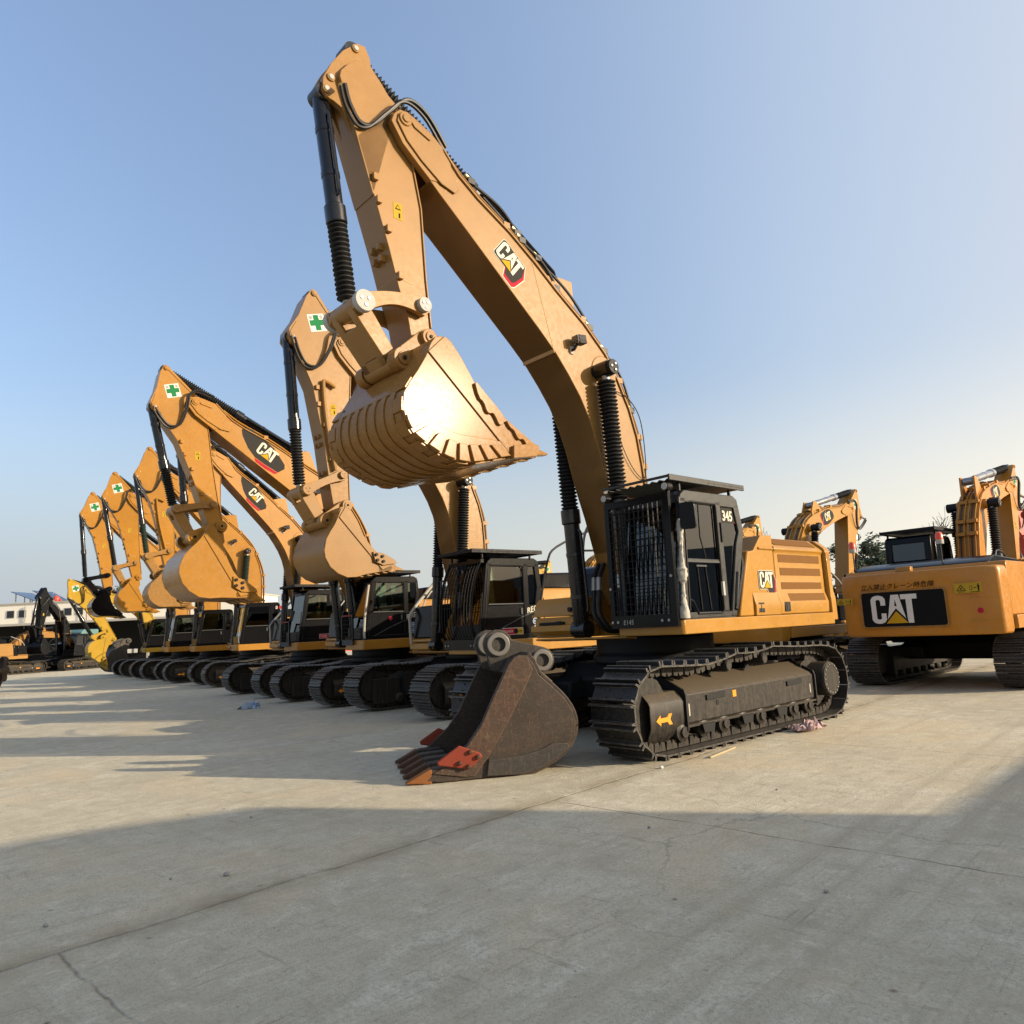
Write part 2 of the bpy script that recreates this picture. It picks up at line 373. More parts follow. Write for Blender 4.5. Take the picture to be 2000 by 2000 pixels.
# ------------------------------------------------------------------ lettering shapes
LC=[(.50,.64),(.50,.86),(.43,.96),(.31,1.0),(.19,1.0),(.07,.96),(0,.86),(0,.14),(.07,.04),(.19,0),(.31,0),(.43,.04),(.50,.14),(.50,.36),(.33,.36),(.33,.19),(.29,.15),(.21,.15),(.17,.19),(.17,.81),(.21,.85),(.29,.85),(.33,.81),(.33,.64)]
LA=[(.53,.14),(.71,1.0),(.97,1.0),(1.15,.14),(1.13,.18),(.84,.52),(.555,.18)]
LAH=[(.80,.60),(.88,.60),(.84,.83)]
LT=[(1.03,1.0),(1.03,.83),(1.20,.83),(1.20,.13),(1.22,.0),(1.40,0),(1.40,.83),(1.57,.83),(1.57,1.0)]
LY=[(.47,0),(1.21,0),(.84,.42)]
def cat_word(mb,o,u,v,n,h,lift,white='cream_letter',hole='decal_grey',back=None):
    sc=lambda P:[(p[0]*h,p[1]*h) for p in P]
    for P in (LC,LA,LT): mb.sheet(sc(P),lift,white,o,u,v,n)
    mb.sheet(sc(LAH),lift+.002,hole,o,u,v,n)
    mb.sheet(sc(LY),lift+.002,'decal_yellow',o,u,v,n)
def emblem_new(o,u,v,n,h):
    """word with a dark hexagon and red edge behind it"""
    mb=MB(); sc=lambda P:[(p[0]*h,p[1]*h) for p in P]
    outer=[(-.09,1.0),(.02,1.10),(1.62,1.10),(2.0,.45),(1.86,-.38),(1.72,-.58),(1.02,-.58),(.80,-.10),(.0,-.10),(-.09,0)]
    mid=[(-.05,.98),(.04,1.06),(1.60,1.06),(1.95,.45),(1.82,-.36),(1.70,-.53),(1.05,-.53),(.84,-.06),(.02,-.06),(-.05,.02)]
    inner=[(-.05,.98),(.04,1.06),(1.60,1.06),(1.80,.45),(1.68,-.18),(1.58,-.34),(1.02,-.34),(.90,-.06),(.02,-.06),(-.05,.02)]
    mb.sheet(sc(outer),.003,'cream_letter',o,u,v,n); mb.sheet(sc(mid),.005,'decal_red',o,u,v,n); mb.sheet(sc(inner),.007,'decal_grey',o,u,v,n)
    cat_word(mb,o,u,v,n,h,.010); return mb
def emblem_old(o,u,v,n,h,flip=False):
    """word on a long dark lozenge with a red stripe below"""
    mb=MB(); sc=lambda P:[(p[0]*h,p[1]*h) for p in P]
    if not flip:
        loz=[(-1.75,.78),(-1.5,1.15),(-1.05,1.30),(1.0,1.12),(2.35,.55),(2.55,.25),(2.28,-.30),(1.1,-.40),(.2,-.40),(-.6,-.12),(-1.45,.42)]
        red=[(.2,-.44),(1.1,-.44),(2.27,-.34),(2.16,-.56),(1.3,-.68),(.42,-.66)]
    else:
        loz=[(-.55,-.35),(-.95,.6),(-1.0,1.2),(.6,1.38),(1.7,1.2),(2.35,.75),(2.5,.2),(2.2,-.1),(1.0,-.38),(.2,-.45)]
        red=[(-.59,-.35),(-.99,.6),(-1.04,1.2),(-1.25,1.1),(-1.2,.6),(-.8,-.35)]
    mb.sheet(sc(loz),.003,'decal_grey',o,u,v,n); mb.sheet(sc(red),.003,'decal_red',o,u,v,n)
    cat_word(mb,o,u,v,n,h,.006); return mb
def safety_sticker(o,u,v,n,w):
    mb=MB(); sc=lambda P:[(p[0]*w,p[1]*w) for p in P]
    mb.sheet(sc(rrect(-.5,.5,-.5,.5,.03)),.003,'white_paint',o,u,v,n)
    a,b=.16,.44
    mb.sheet(sc([(-a,-b),(a,-b),(a,-a),(b,-a),(b,a),(a,a),(a,b),(-a,b),(-a,a),(-b,a),(-b,-a),(-a,-a)]),.005,'sticker_green',o,u,v,n)
    o=Vector(o);u=Vector(u);v=Vector(v)
    mb.text('安',.24*w,'decal_black',o+u*(-.44*w)+v*(.22*w),u,v,n,.005); mb.text('全',.24*w,'decal_black',o+u*(.2*w)+v*(.22*w),u,v,n,.005)
    return mb

# ------------------------------------------------------------------ excavator
TL,YT,SW=2.517,1.62,.62
def track_path():
    """closed centreline (x,z) of the shoes; z=0 is where grousers meet the ground"""
    P=[]; zc=.53; r=.475
    for i in range(13):
        a=R(-90+180*i/12); P.append((2.0+r*math.cos(a)*1.06,zc+r*math.sin(a)))
    top=[(1.6,.985),(1.1,.965),(.75,1.0),(.43,1.06),(.1,1.045),(-.15,1.055),(-.44,1.10),(-.8,1.08),(-1.3,1.055),(-1.7,1.05)]
    P+=top
    for i in range(13):
        a=R(90+180*i/12); P.append((-2.0+r*math.cos(a)*1.06,zc+.01+r*1.02*math.sin(a)))
    P+=[(-1.5,.052),(0,.052),(1.5,.052)]
    return P
def resample(P,n):
    Q=P+[P[0]]; d=[0]
    for a,b in zip(Q,Q[1:]): d.append(d[-1]+math.dist(a,b))
    out=[]; k=0
    for i in range(n):
        t=d[-1]*i/n
        while d[k+1]<t: k+=1
        f=(t-d[k])/(d[k+1]-d[k]); out.append((Q[k][0]+(Q[k+1][0]-Q[k][0])*f,Q[k][1]+(Q[k+1][1]-Q[k][1])*f))
    return out
def track_mb(sgn,old=False):
    mb=MB(); n=56 if old else 50; P=resample(track_path(),n); y0,y1=sorted((sgn*(YT-SW),sgn*YT)); yc=(y0+y1)/2
    for i in range(n):
        a,b=P[i],P[(i+1)%n]; d=Vector((b[0]-a[0],b[1]-a[1])); L=d.length; d/=L; nn=Vector((d.y,-d.x))  # outward
        g=lambda t,h:(a[0]+d.x*t+nn.x*h,a[1]+d.y*t+nn.y*h)
        e=L*.97
        prof=[(.004,0),(e,0),(e,.014),(e*.97,.070),(e*.89,.072),(e*.86,.018),(e*.5,.014),(e*.14,.018),(e*.11,.072),(e*.03,.070),(.004,.014)]
        if old: prof=[(.004,0),(e,0),(e,.014),(e*.93,.040),(e*.86,.040),(e*.80,.012),(e*.60,.012),(e*.54,.038),(e*.46,.038),(e*.40,.012),(e*.20,.012),(e*.14,.040),(e*.07,.040),(.004,.014)]
        mb.prism([g(t,h) for t,h in prof],y0,y1,'shoe_steel')
        for yy in (yc-.12,yc+.07):
            mb.prism([g(e*.03,-.012),(g(e*.97,-.012)),g(e*.9,-.10),g(e*.62,-.115),g(e*.5,-.06),g(e*.38,-.115),g(e*.1,-.10)],yy,yy+.055,'frame_black')
        # bolt heads and mud hole
        for tt in (() if old else (.28,.70)):
            for yy in (yc-.1,yc+.1):
                c=g(e*tt,.016); c2=g(e*tt,.034); mb.cyl((c[0],yy,c[1]),(c2[0],yy,c2[1]),.012,'frame_black',6)
    return mb
def tframe_mb(sgn):
    mb=MB(); s=sgn
    yi,ym,yo=s*1.02,s*1.16,s*1.50
    prof=[(yi,.36),(yi,.80),(ym,.83),(yo-s*.03,.68),(yo,.64),(yo,.33),(yo-s*.03,.29),(yi,.29)]
    mb.prism([(p[0],p[1]) for p in prof],-1.66,1.43,'frame_black',u=(0,1,0),v=(0,0,1),n=(1,0,0))
    lip=[(yo-s*.05,.275),(yo+s*.025,.275),(yo+s*.025,.30),(yo-s*.05,.30)]
    mb.prism(lip,-1.66,1.43,'frame_black',u=(0,1,0),v=(0,0,1),n=(1,0,0))
    for x in (1.43,-1.69):
        mb.prism([(yi,.22),(yi,.83),(ym,.87),(yo+s*.01,.70),(yo+s*.03,.64),(yo+s*.03,.24)],x,x+.03,'matte_black',u=(0,1,0),v=(0,0,1),n=(1,0,0))
    # recessed handle bars
    for x0,x1 in ((.62,1.02),(-1.30,-.90)):
        mb.prism([(x0,.555),(x1,.545),(x1,.61),(x0,.62)],yo+s*.003,yo+s*.02,'matte_black')
    mb.cyl((.78,yo-s*.01,.50),(.78,yo+s*.006,.50),.035,'recess_shade',14)
    mb.box(-1.56,-1.535,min(yo,yo+s*.006),max(yo,yo+s*.006),.40,.52,'off_white')
    mb.box(1.36,1.385,min(yo,yo+s*.006),max(yo,yo+s*.006),.40,.54,'off_white')
    mb.box(.36,.44,min(yo,yo+s*.006),max(yo,yo+s*.006),.53,.61,'orange_marker')
    return mb
def idler_guard_mb(sgn):
    s=sgn; mb=MB(); yo=s*1.50; yi=s*1.14
    sec=[(yi,.14),(yi,.70),(yo-s*.10,.70),(yo-s*.02,.62),(yo,.58),(yo,.34),(yo-s*.05,.22),(yo-s*.13,.14)]
    # outer skin as an open box towards the idler
    ins=lambda p,k:(p[0]+(s*1.3-p[0])*k,p[1]+(.42-p[1])*k)
    x0,x1=1.47,2.10
    outer=[(p[0],p[1]) for p in sec]; inner=[ins(p,.08) for p in sec]
    mb.add([(x0,p[0],p[1]) for p in outer]+[(x1-(.05 if p[1]<.2 else 0),p[0],p[1]) for p in outer]+[(x0,p[0],p[1]) for p in inner]+[(x1-.005,p[0],p[1]) for p in inner],
      [[i,(i+1)%8,8+(i+1)%8,8+i] for i in range(8)]+[[16+i,24+i,24+(i+1)%8,16+(i+1)%8] for i in range(8)]+[[8+i,8+(i+1)%8,24+(i+1)%8,24+i] for i in range(8)],'frame_black')
    return mb
def arrow_mb(sgn):
    mb=MB(); A=[(2.0,.41),(1.92,.47),(1.92,.435),(1.80,.435),(1.765,.47),(1.71,.47),(1.745,.41),(1.71,.35),(1.765,.35),(1.80,.385),(1.92,.385),(1.92,.35)]
    mb.prism(A,sgn*1.501,sgn*1.504,'orange_marker'); return mb
def rollers_mb(sgn):
    mb=MB(); y0,y1=sgn*1.06,sgn*1.52
    for i in range(1):
        x=0; L=abs(y1-y0)
        mb.lathe((x,y0,.235),(x,y1,.235),[(0,.07),(.03,.115),(.10,.115),(.11,.085),(L-.11,.085),(L-.10,.115),(L-.04,.115),(L-.02,.06),(L,.06)],'frame_black',14)
    return mb
def rguard_mb(sgn):
    mb=MB(); x=0; mb.prism([(x-.13,.29),(x-.10,.19),(x+.10,.19),(x+.13,.29)],min(sgn*1.525,sgn*1.555),max(sgn*1.525,sgn*1.555),'matte_black'); return mb
def carrier_mb(sgn):
    mb=MB(); 
    for x,z in ((0,.92),):
        mb.lathe((x,sgn*1.08,z),(x,sgn*1.47,z),[(0,.06),(.02,.085),(.36,.085),(.39,.07)],'matte_black',16)
        mb.cyl((x,sgn*1.47,z),(x,sgn*1.485,z),.06,'frame_black',12); mb.box(x-.05,x+.05,min(sgn*1.05,sgn*1.2),max(sgn*1.05,sgn*1.2),.78,z,'matte_black')
    return mb
def final_mb(sgn):
    mb=MB(); x,z=-2.0,.56
    mb.lathe((x,sgn*1.12,z),(x,sgn*1.62,z),[(0,.30),(.10,.30),(.11,.27),(.2,.27),(.21,.245),(.47,.245),(.485,.235),(.50,.235)],'frame_black',28)
    for i in range(18):
        a=2*math.pi*i/18; c=(x+.205*math.cos(a),z+.205*math.sin(a)); mb.cyl((c[0],sgn*1.615,c[1]),(c[0],sgn*1.632,c[1]),.014,'steel',6)
    for i in range(22):
        a=2*math.pi*i/22; c=(x+.285*math.cos(a),z+.285*math.sin(a)); mb.cyl((c[0],sgn*1.215,c[1]),(c[0],sgn*1.235,c[1]),.015,'frame_black',6)
    return mb
def sprocket_mb(sgn):
    mb=MB(); yc=sgn*(YT-SW/2); 
    P=[]
    for i in range(44):
        a=2*math.pi*i/44; r=(.42,.40,.355,.40)[i%4] if i%2 else (.43 if i%4==0 else .36); P.append((-2.0+r*math.cos(a),.56+r*math.sin(a)))
    mb.prism(P,yc-.04,yc+.04,'frame_black')
    return mb
def idler_mb(sgn):
    mb=MB(); yc=sgn*(YT-SW/2); mb.lathe((2.0,yc-.09,.54),(2.0,yc+.09,.54),[(0,.34),(.05,.36),(.06,.40),(.12,.40),(.13,.36),(.18,.34)],'frame_black',28); return mb
def carbody_mb():
    mb=MB()
    mb.prism([(-.85,.45),(.85,.45),(.95,.75),(.7,.98),(-.7,.98),(-.95,.75)],-1.05,1.05,'matte_black')
    for sx in (1,-1):
        for sy in (1,-1):
            mb.prism([(sx*.45,.5),(sx*1.2,.5),(sx*1.2,.72),(sx*.5,.9)],min(sy*.6,sy*1.08),max(sy*.6,sy*1.08),'matte_black')
    mb.lathe((0,0,.95),(0,0,1.32),[(0,.9),(.12,.9),(.13,.84),(.37,.84)],'matte_black',36)
    return mb
def make_cylinder(parent,name,foot,top,r,barrel,paintm='cylinder_black',boot='rubber',bootend=.93,nple=None,key=None):
    """hydraulic ram: barrel from foot, rubber bellows over the rod, eye at the top"""
    f,t=Vector(foot),Vector(top); d=t-f; L=d.length; d/=L
    mb=MB(); bl=barrel*L
    mb.lathe(f,t,[(0,r*.8),(.05,r),(bl-.22,r),(bl-.215,r*1.06),(bl-.2,r*1.22),(bl-.01,r*1.22),(bl,r*1.1)],paintm,20)
    for q in (.25,.6): mb.lathe(f+d*(bl*q),t,[(0,r),(.005,r*1.07),(.06,r*1.07),(.065,r)],paintm,20,False)
    mb.cyl(f-Vector((0,r*1.1,0)),f+Vector((0,r*1.1,0)),r*1.05,paintm,18)
    off=Vector((0,r*1.2,0)); mb.tube([f+d*.25+off,f+d*.3+off*1.15,f+d*(bl-.35)+off*1.15,f+d*(bl-.3)+off*.9],r*.2,paintm,6)
    o=part(name,mb,parent)
    be=bootend*L; n=nple or max(8,int((be-bl)/.052)); ro,ri=r*1.12,r*.78; pr=[]
    random.seed(int(L*1000))
    for i in range(n):
        t0=bl+(be-bl)*i/n; st=(be-bl)/n; k=1+random.uniform(-.03,.03)
        pr+=[(t0,ri),(t0+st*.42,ro*k),(t0+st*.58,ro*k)]
    pr.append((be,ri))
    mb=MB(); mb.lathe(f,t,pr,boot,22); part('rubber_boot',mb,o)
    mb=MB(); mb.cyl(f+d*(be-.02),t,r*.55,'steel',16); mb.cyl(t-Vector((0,r*.95,0)),t+Vector((0,r*.95,0)),r*1.0,paintm,18); part('rod_eye',mb,o)
    return o

FOOT=(.45,1.95)
NA=(4.32,7.46); BPA=(4.13,4.79); LKA=(4.49,4.47)
BUP=[(4.25,7.585),(4.13,7.54),(3.88,7.44),(3.66,7.18),(3.54,7.05),(3.25,6.85),(2.74,6.57),(2.31,6.28),(1.93,5.99),(1.42,5.64),(1.02,5.29),(.79,4.95),(.58,4.55),(.45,4.17),(.38,3.75),(.33,3.3),(.27,2.7),(.21,2.2)]
BFT=[(.19,1.95),(.27,1.77),(.45,1.70),(.63,1.77),(.71,1.95)]
BLO=[(.84,2.5),(.99,3.0),(1.1,3.3),(1.2,3.6),(1.29,3.93),(1.41,4.26),(1.58,4.57),(1.78,4.84),(2.0,5.1),(2.28,5.36),(2.81,5.82),(3.35,6.29),(3.84,6.71),(3.97,6.83)]
NOSE=[(3.66,7.18),(3.88,7.44),(4.13,7.54),(4.27,7.59),(4.38,7.575),(4.46,7.49),(4.50,7.38),(4.35,7.15),(4.13,6.96),(3.97,6.83)]
STA=[(4.83,8.31),(4.73,8.32),(4.67,8.2),(4.655,8.09),(4.53,7.96),(4.34,7.73),(4.17,6.99),(4.07,6.47),(4.03,5.58),(3.98,5.0),(4.0,4.74),(4.10,4.67),(4.21,4.72),(4.25,4.88),(4.28,5.07),(4.39,5.39),(4.51,5.84),(4.68,6.39),(4.89,7.07),(5.04,7.38),(5.14,7.42),(5.23,7.43),(5.28,7.5),(5.27,7.66),(5.17,7.88),(5.02,8.12)]
STAW=[(4.70,7.93),(4.78,8.02),(4.88,8.03),(4.97,7.95),(5.08,7.80),(5.10,7.72),(4.89,7.04),(4.70,6.42),(4.34,7.69)]
NC=(4.63,6.77); BPC=(4.1,4.0)
STC=[(5.27,7.54),(5.19,7.53),(5.07,7.4),(4.66,6.99),(4.39,6.51),(4.34,6.2),(4.23,5.34),(4.11,4.61),(4.01,4.14),(3.97,3.97),(4.05,3.88),(4.17,3.89),(4.27,4.0),(4.40,4.35),(4.62,5.02),(4.96,5.87),(5.22,6.24),(5.33,6.47),(5.43,6.49),(5.50,6.56),(5.52,6.7),(5.41,6.99),(5.34,7.38)]
BKA_side=[(4.32,4.63),(4.21,4.655),(4.13,4.62),(4.0,4.47),(3.82,4.21),(3.38,3.86),(3.05,3.66),(2.98,3.60),(3.01,3.47),(3.33,3.44),(3.52,3.39),(3.87,3.3),(4.08,3.29),(4.29,3.33),(4.49,3.42),(4.64,3.5),(4.73,3.62),(4.76,3.77),(4.74,3.94),(4.66,4.07),(4.56,4.21),(4.45,4.39),(4.38,4.55)]
BKB_side=[(3.65,3.74),(3.57,3.77),(3.52,3.75),(3.4,3.61),(3.22,3.27),(3.08,3.08),(2.91,2.93),(2.72,2.84),(2.62,2.76),(2.66,2.66),(2.92,2.62),(3.17,2.58),(3.36,2.53),(3.54,2.52),(3.72,2.59),(3.86,2.70),(3.95,2.86),(3.97,2.99),(3.93,3.19),(3.85,3.33),(3.77,3.45),(3.70,3.6)]
BPB,LKB=(3.38,3.86),(3.79,3.56)

def bucket_parts(root,f,kind,mat,w,wearmat=None,rich=False,tooth=None,cutter=True,base=None):
    """digging bucket: shell (root part) with side plates, hinge ears, teeth, side cutters"""
    src=BKA_side if kind=='A' else BKB_side
    side=[f(p) for p in src]; s=f.s; n=len(src)
    ibk=8 if kind=='A' else 9         # first point of lip underside
    back=[f(p) for p in src[ibk:]+[src[0]]]
    hw=w/2; mb=MB(); th=.045
    back=smooth(back,1)
    mb.ribbon(back,th,-hw+.01,hw-.01,mat)
    for sg in (1,-1):
        y0,y1=sg*hw,sg*(hw-.05); mb.prism(side,min(y0,y1),max(y0,y1),mat)
    # doubler along the mouth
    k=5 if kind=='A' else 6
    mouth=[f(p) for p in src[1:ibk]]
    c=Vector((sum(p[0] for p in side)/n,sum(p[1] for p in side)/n))
    inner=[]
    inner=[f(p) for p in ([(4.43,4.44),(3.36,3.47)] if kind=='A' else [(3.69,3.58),(2.86,2.66)])]
    for sg in (1,-1):
        y0,y1=sg*hw,sg*(hw+.018); mb.prism(mouth+inner[::-1],min(y0,y1),max(y0,y1),mat)
    # top tube joining the ears
    a=f(src[0]); b=f(src[2]); ctr=((a[0]+b[0])/2,(a[1]+b[1])/2-.06*s)
    mb.cyl((ctr[0],-hw+.02,ctr[1]),(ctr[0],hw-.02,ctr[1]),.10*s,mat,18)
    o=base if base else part('bucket',mb,root,.006)
    if base: part('bucket_shell',mb,base,.006)
    bp,lk=(f(BPA),f(LKA)) if kind=='A' else (f(BPB),f(LKB))
    e=None
    cen=(c.x,c.y)
    def ear(y0,y1):
        B,Lk=Vector(bp),Vector(lk); d=(Lk-B).normalized(); nn=Vector((-d.y,d.x)); 
        if (c-B).dot(nn)<0: nn=-nn
        P=[]; r=.115*s
        for i in range(9):
            t=R(180*i/8); P.append(tuple(B-d*(r*math.sin(t))-nn*(r*math.cos(t))))
        P+= [tuple(B+nn*.28*s+d*.05*s),tuple(B+(Lk-B)*.75+nn*.50*s),tuple(Lk+nn*.42*s+d*.16*s)]
        for i in range(9):
            t=R(180*i/8); P.append(tuple(Lk+d*(r*1.1*math.sin(t))+nn*(r*math.cos(t))))
        e.prism(P,y0,y1,mat)
    for yy in (.26,.40,-.26,-.40)[::1]:
        pass
    for sg in (1,-1):
        e=MB(); ear(min(sg*.27*s,sg*.36*s),max(sg*.27*s,sg*.36*s))
        for p,r in ((bp,.10*s),(lk,.125*s)):
            e.cyl((p[0],sg*.27*s,p[1]),(p[0],sg*.42*s,p[1]),r,mat,20); e.cyl((p[0],sg*.42*s,p[1]),(p[0],sg*.435*s,p[1]),r*.62,mat,16)
            e.cyl((p[0],sg*.435*s,p[1]),(p[0],sg*.45*s,p[1]),r*.22,'matte_black',8)
        part('hinge_ear',e,o,.006)
    # teeth
    tip=f((2.69,3.55) if kind=='A' else (2.39,2.67)); root_=f((3.15,3.545) if kind=='A' else (2.82,2.735))
    tm=tooth or mat
    d=Vector((tip[0]-root_[0],tip[1]-root_[1])); L=d.length; d/=L; nn=Vector((-d.y,d.x))
    nt_=5 if w>1.25 else 5
    for i in range(nt_):
        y=-hw+.09+(w-.18)*i/(nt_-1); t_=MB()
        q=lambda a,b:(root_[0]+d.x*a+nn.x*b,root_[1]+d.y*a+nn.y*b)
        t_.prism([q(-.06*s,-.075*s),(q(.20*s,-.085*s)),q(.24*s,-.06*s),q(.24*s,.06*s),q(.20*s,.085*s),q(-.06*s,.075*s)],y-.06*s,y+.06*s,mat)
        t_.add([(*_p(q(.235*s,-.075*s),y-.065*s),),_p(q(.235*s,.075*s),y-.065*s),_p(q(.235*s,.075*s),y+.065*s),_p(q(.235*s,-.075*s),y+.065*s),
                _p(q(L,-.008*s),y-.045*s),_p(q(L,.014*s),y-.045*s),_p(q(L,.014*s),y+.045*s),_p(q(L,-.008*s),y+.045*s),
                _p(q(L*.62,-.04*s),y-.058*s),_p(q(L*.62,.035*s),y-.058*s),_p(q(L*.62,.035*s),y+.058*s),_p(q(L*.62,-.04*s),y+.058*s)],
               [[0,1,2,3],[4,5,6,7],[0,1,9,8],[1,2,10,9],[2,3,11,10],[3,0,8,11],[8,9,5,4],[9,10,6,5],[10,11,7,6],[11,8,4,7]],tm)
        part('tooth',t_,o,.006)
    lip=MB(); a0,a1=f(src[ibk-1]),f(src[ibk]); 
    lp=[f((3.22,3.52)),f((2.98,3.575)),f((2.96,3.53)),f((3.0,3.47)),f((3.3,3.44))] if kind=='A' else [f((2.95,2.71)),f((2.70,2.745)),f((2.62,2.70)),f((2.66,2.66)),f((2.92,2.62))]
    lip.prism(lp,-hw,hw,mat); part('cutting_lip',lip,o,.005)
    if cutter:
        for sg in (1,-1):
            cm=MB(); y0,y1=sg*(hw+.02),sg*(hw+.055)
            if kind=='A':
                W1=[(3.86,4.27),(3.70,4.13),(3.52,3.98),(3.44,3.90),(3.46,3.80),(3.52,3.79),(3.56,3.86),(3.60,3.92),(3.66,3.90),(3.70,3.93),(3.73,4.02),(3.80,4.06)]
                W2=[(3.42,3.88),(3.26,3.79),(3.10,3.70),(2.99,3.645),(3.02,3.58),(3.10,3.57),(3.13,3.63),(3.17,3.68),(3.23,3.66),(3.27,3.70),(3.30,3.76),(3.37,3.79)]
                for Wp in (W1,W2): cm.prism([f((p[0]-.0,p[1]-.03)) for p in smooth(Wp,1,True)],min(y0,y1),max(y0,y1),mat)
            else:
                cm.prism([f(p) for p in [(3.06,2.98),(2.86,2.96),(2.62,2.84),(2.58,2.78),(2.86,2.74),(3.02,2.80)]],min(y0,y1),max(y0,y1),mat)
                for px,pz in ((3.0,2.93),(2.88,2.90),(2.98,2.83),(2.86,2.81)):
                    q=f((px,pz)); cm.cyl((q[0],y1,q[1]),(q[0],y1+sg*.03,q[1]),.03*s,'matte_black',6)
            part('side_cutter',cm,o,.005)
    if rich:
        # circumferential wear strips, corner blocks and side wear plate
        B=resample_open(back,60)
        ws=MB()
        for i in range(7):
            y=-hw+.22+(w-.44)*i/6
            ws.ribbon([B[k] for k in range(14,46)],-.016,y-.05,y+.05,mat)
        for yb in (-hw+.08,hw-.08):
            for k in range(4,48,5): ws.ribbon([B[k],B[k+1],B[k+2],B[k+3]],-.024,yb-.08,yb+.08,mat)
        ws.ribbon(B[2:16],-.022,-hw+.02,hw-.02,mat); ws.ribbon(B[44:47],-.02,-hw+.02,hw-.02,mat)
        part('wear_strip',ws,o,.006)
        for sg in (1,-1):
            cb=MB()
            for k in range(7,36,4):
                P=[Vector(B[k]),Vector(B[k+1]),Vector(B[k+2]),Vector(B[k+3])]
                inn=[q+(c-q).normalized()*.19*s for q in (P[3],P[2],P[1],P[0])]
                y0,y1=sg*(hw+.002),sg*(hw+.05); cb.prism([tuple(q) for q in P+inn],min(y0,y1),max(y0,y1),mat)
            y0,y1=sg*hw,sg*(hw+.014)
            cb.prism([tuple(Vector(B[k])) for k in range(4,40)]+[tuple(Vector(B[k])+(c-Vector(B[k])).normalized()*(.30*s)) for k in range(39,3,-1)],min(y0,y1),max(y0,y1),mat)
            cb.prism([f(p) for p in [(3.34,3.40),(3.0,3.46),(2.93,3.50),(2.94,3.60),(3.02,3.61),(3.33,3.55)]],min(sg*hw,sg*(hw+.07)),max(sg*hw,sg*(hw+.07)),mat); part('corner_shroud',cb,o,.012)
    return o
def _p(q,y): return (q[0],y,q[1])
def resample_open(P,n):
    d=[0]
    for a,b in zip(P,P[1:]): d.append(d[-1]+math.dist(a,b))
    out=[];k=0
    for i in range(n):
        t=d[-1]*i/(n-1)
        while k<len(P)-2 and d[k+1]<t: k+=1
        f=(t-d[k])/(d[k+1]-d[k]); out.append((P[k][0]+(P[k+1][0]-P[k][0])*f,P[k][1]+(P[k+1][1]-P[k][1])*f))
    return out

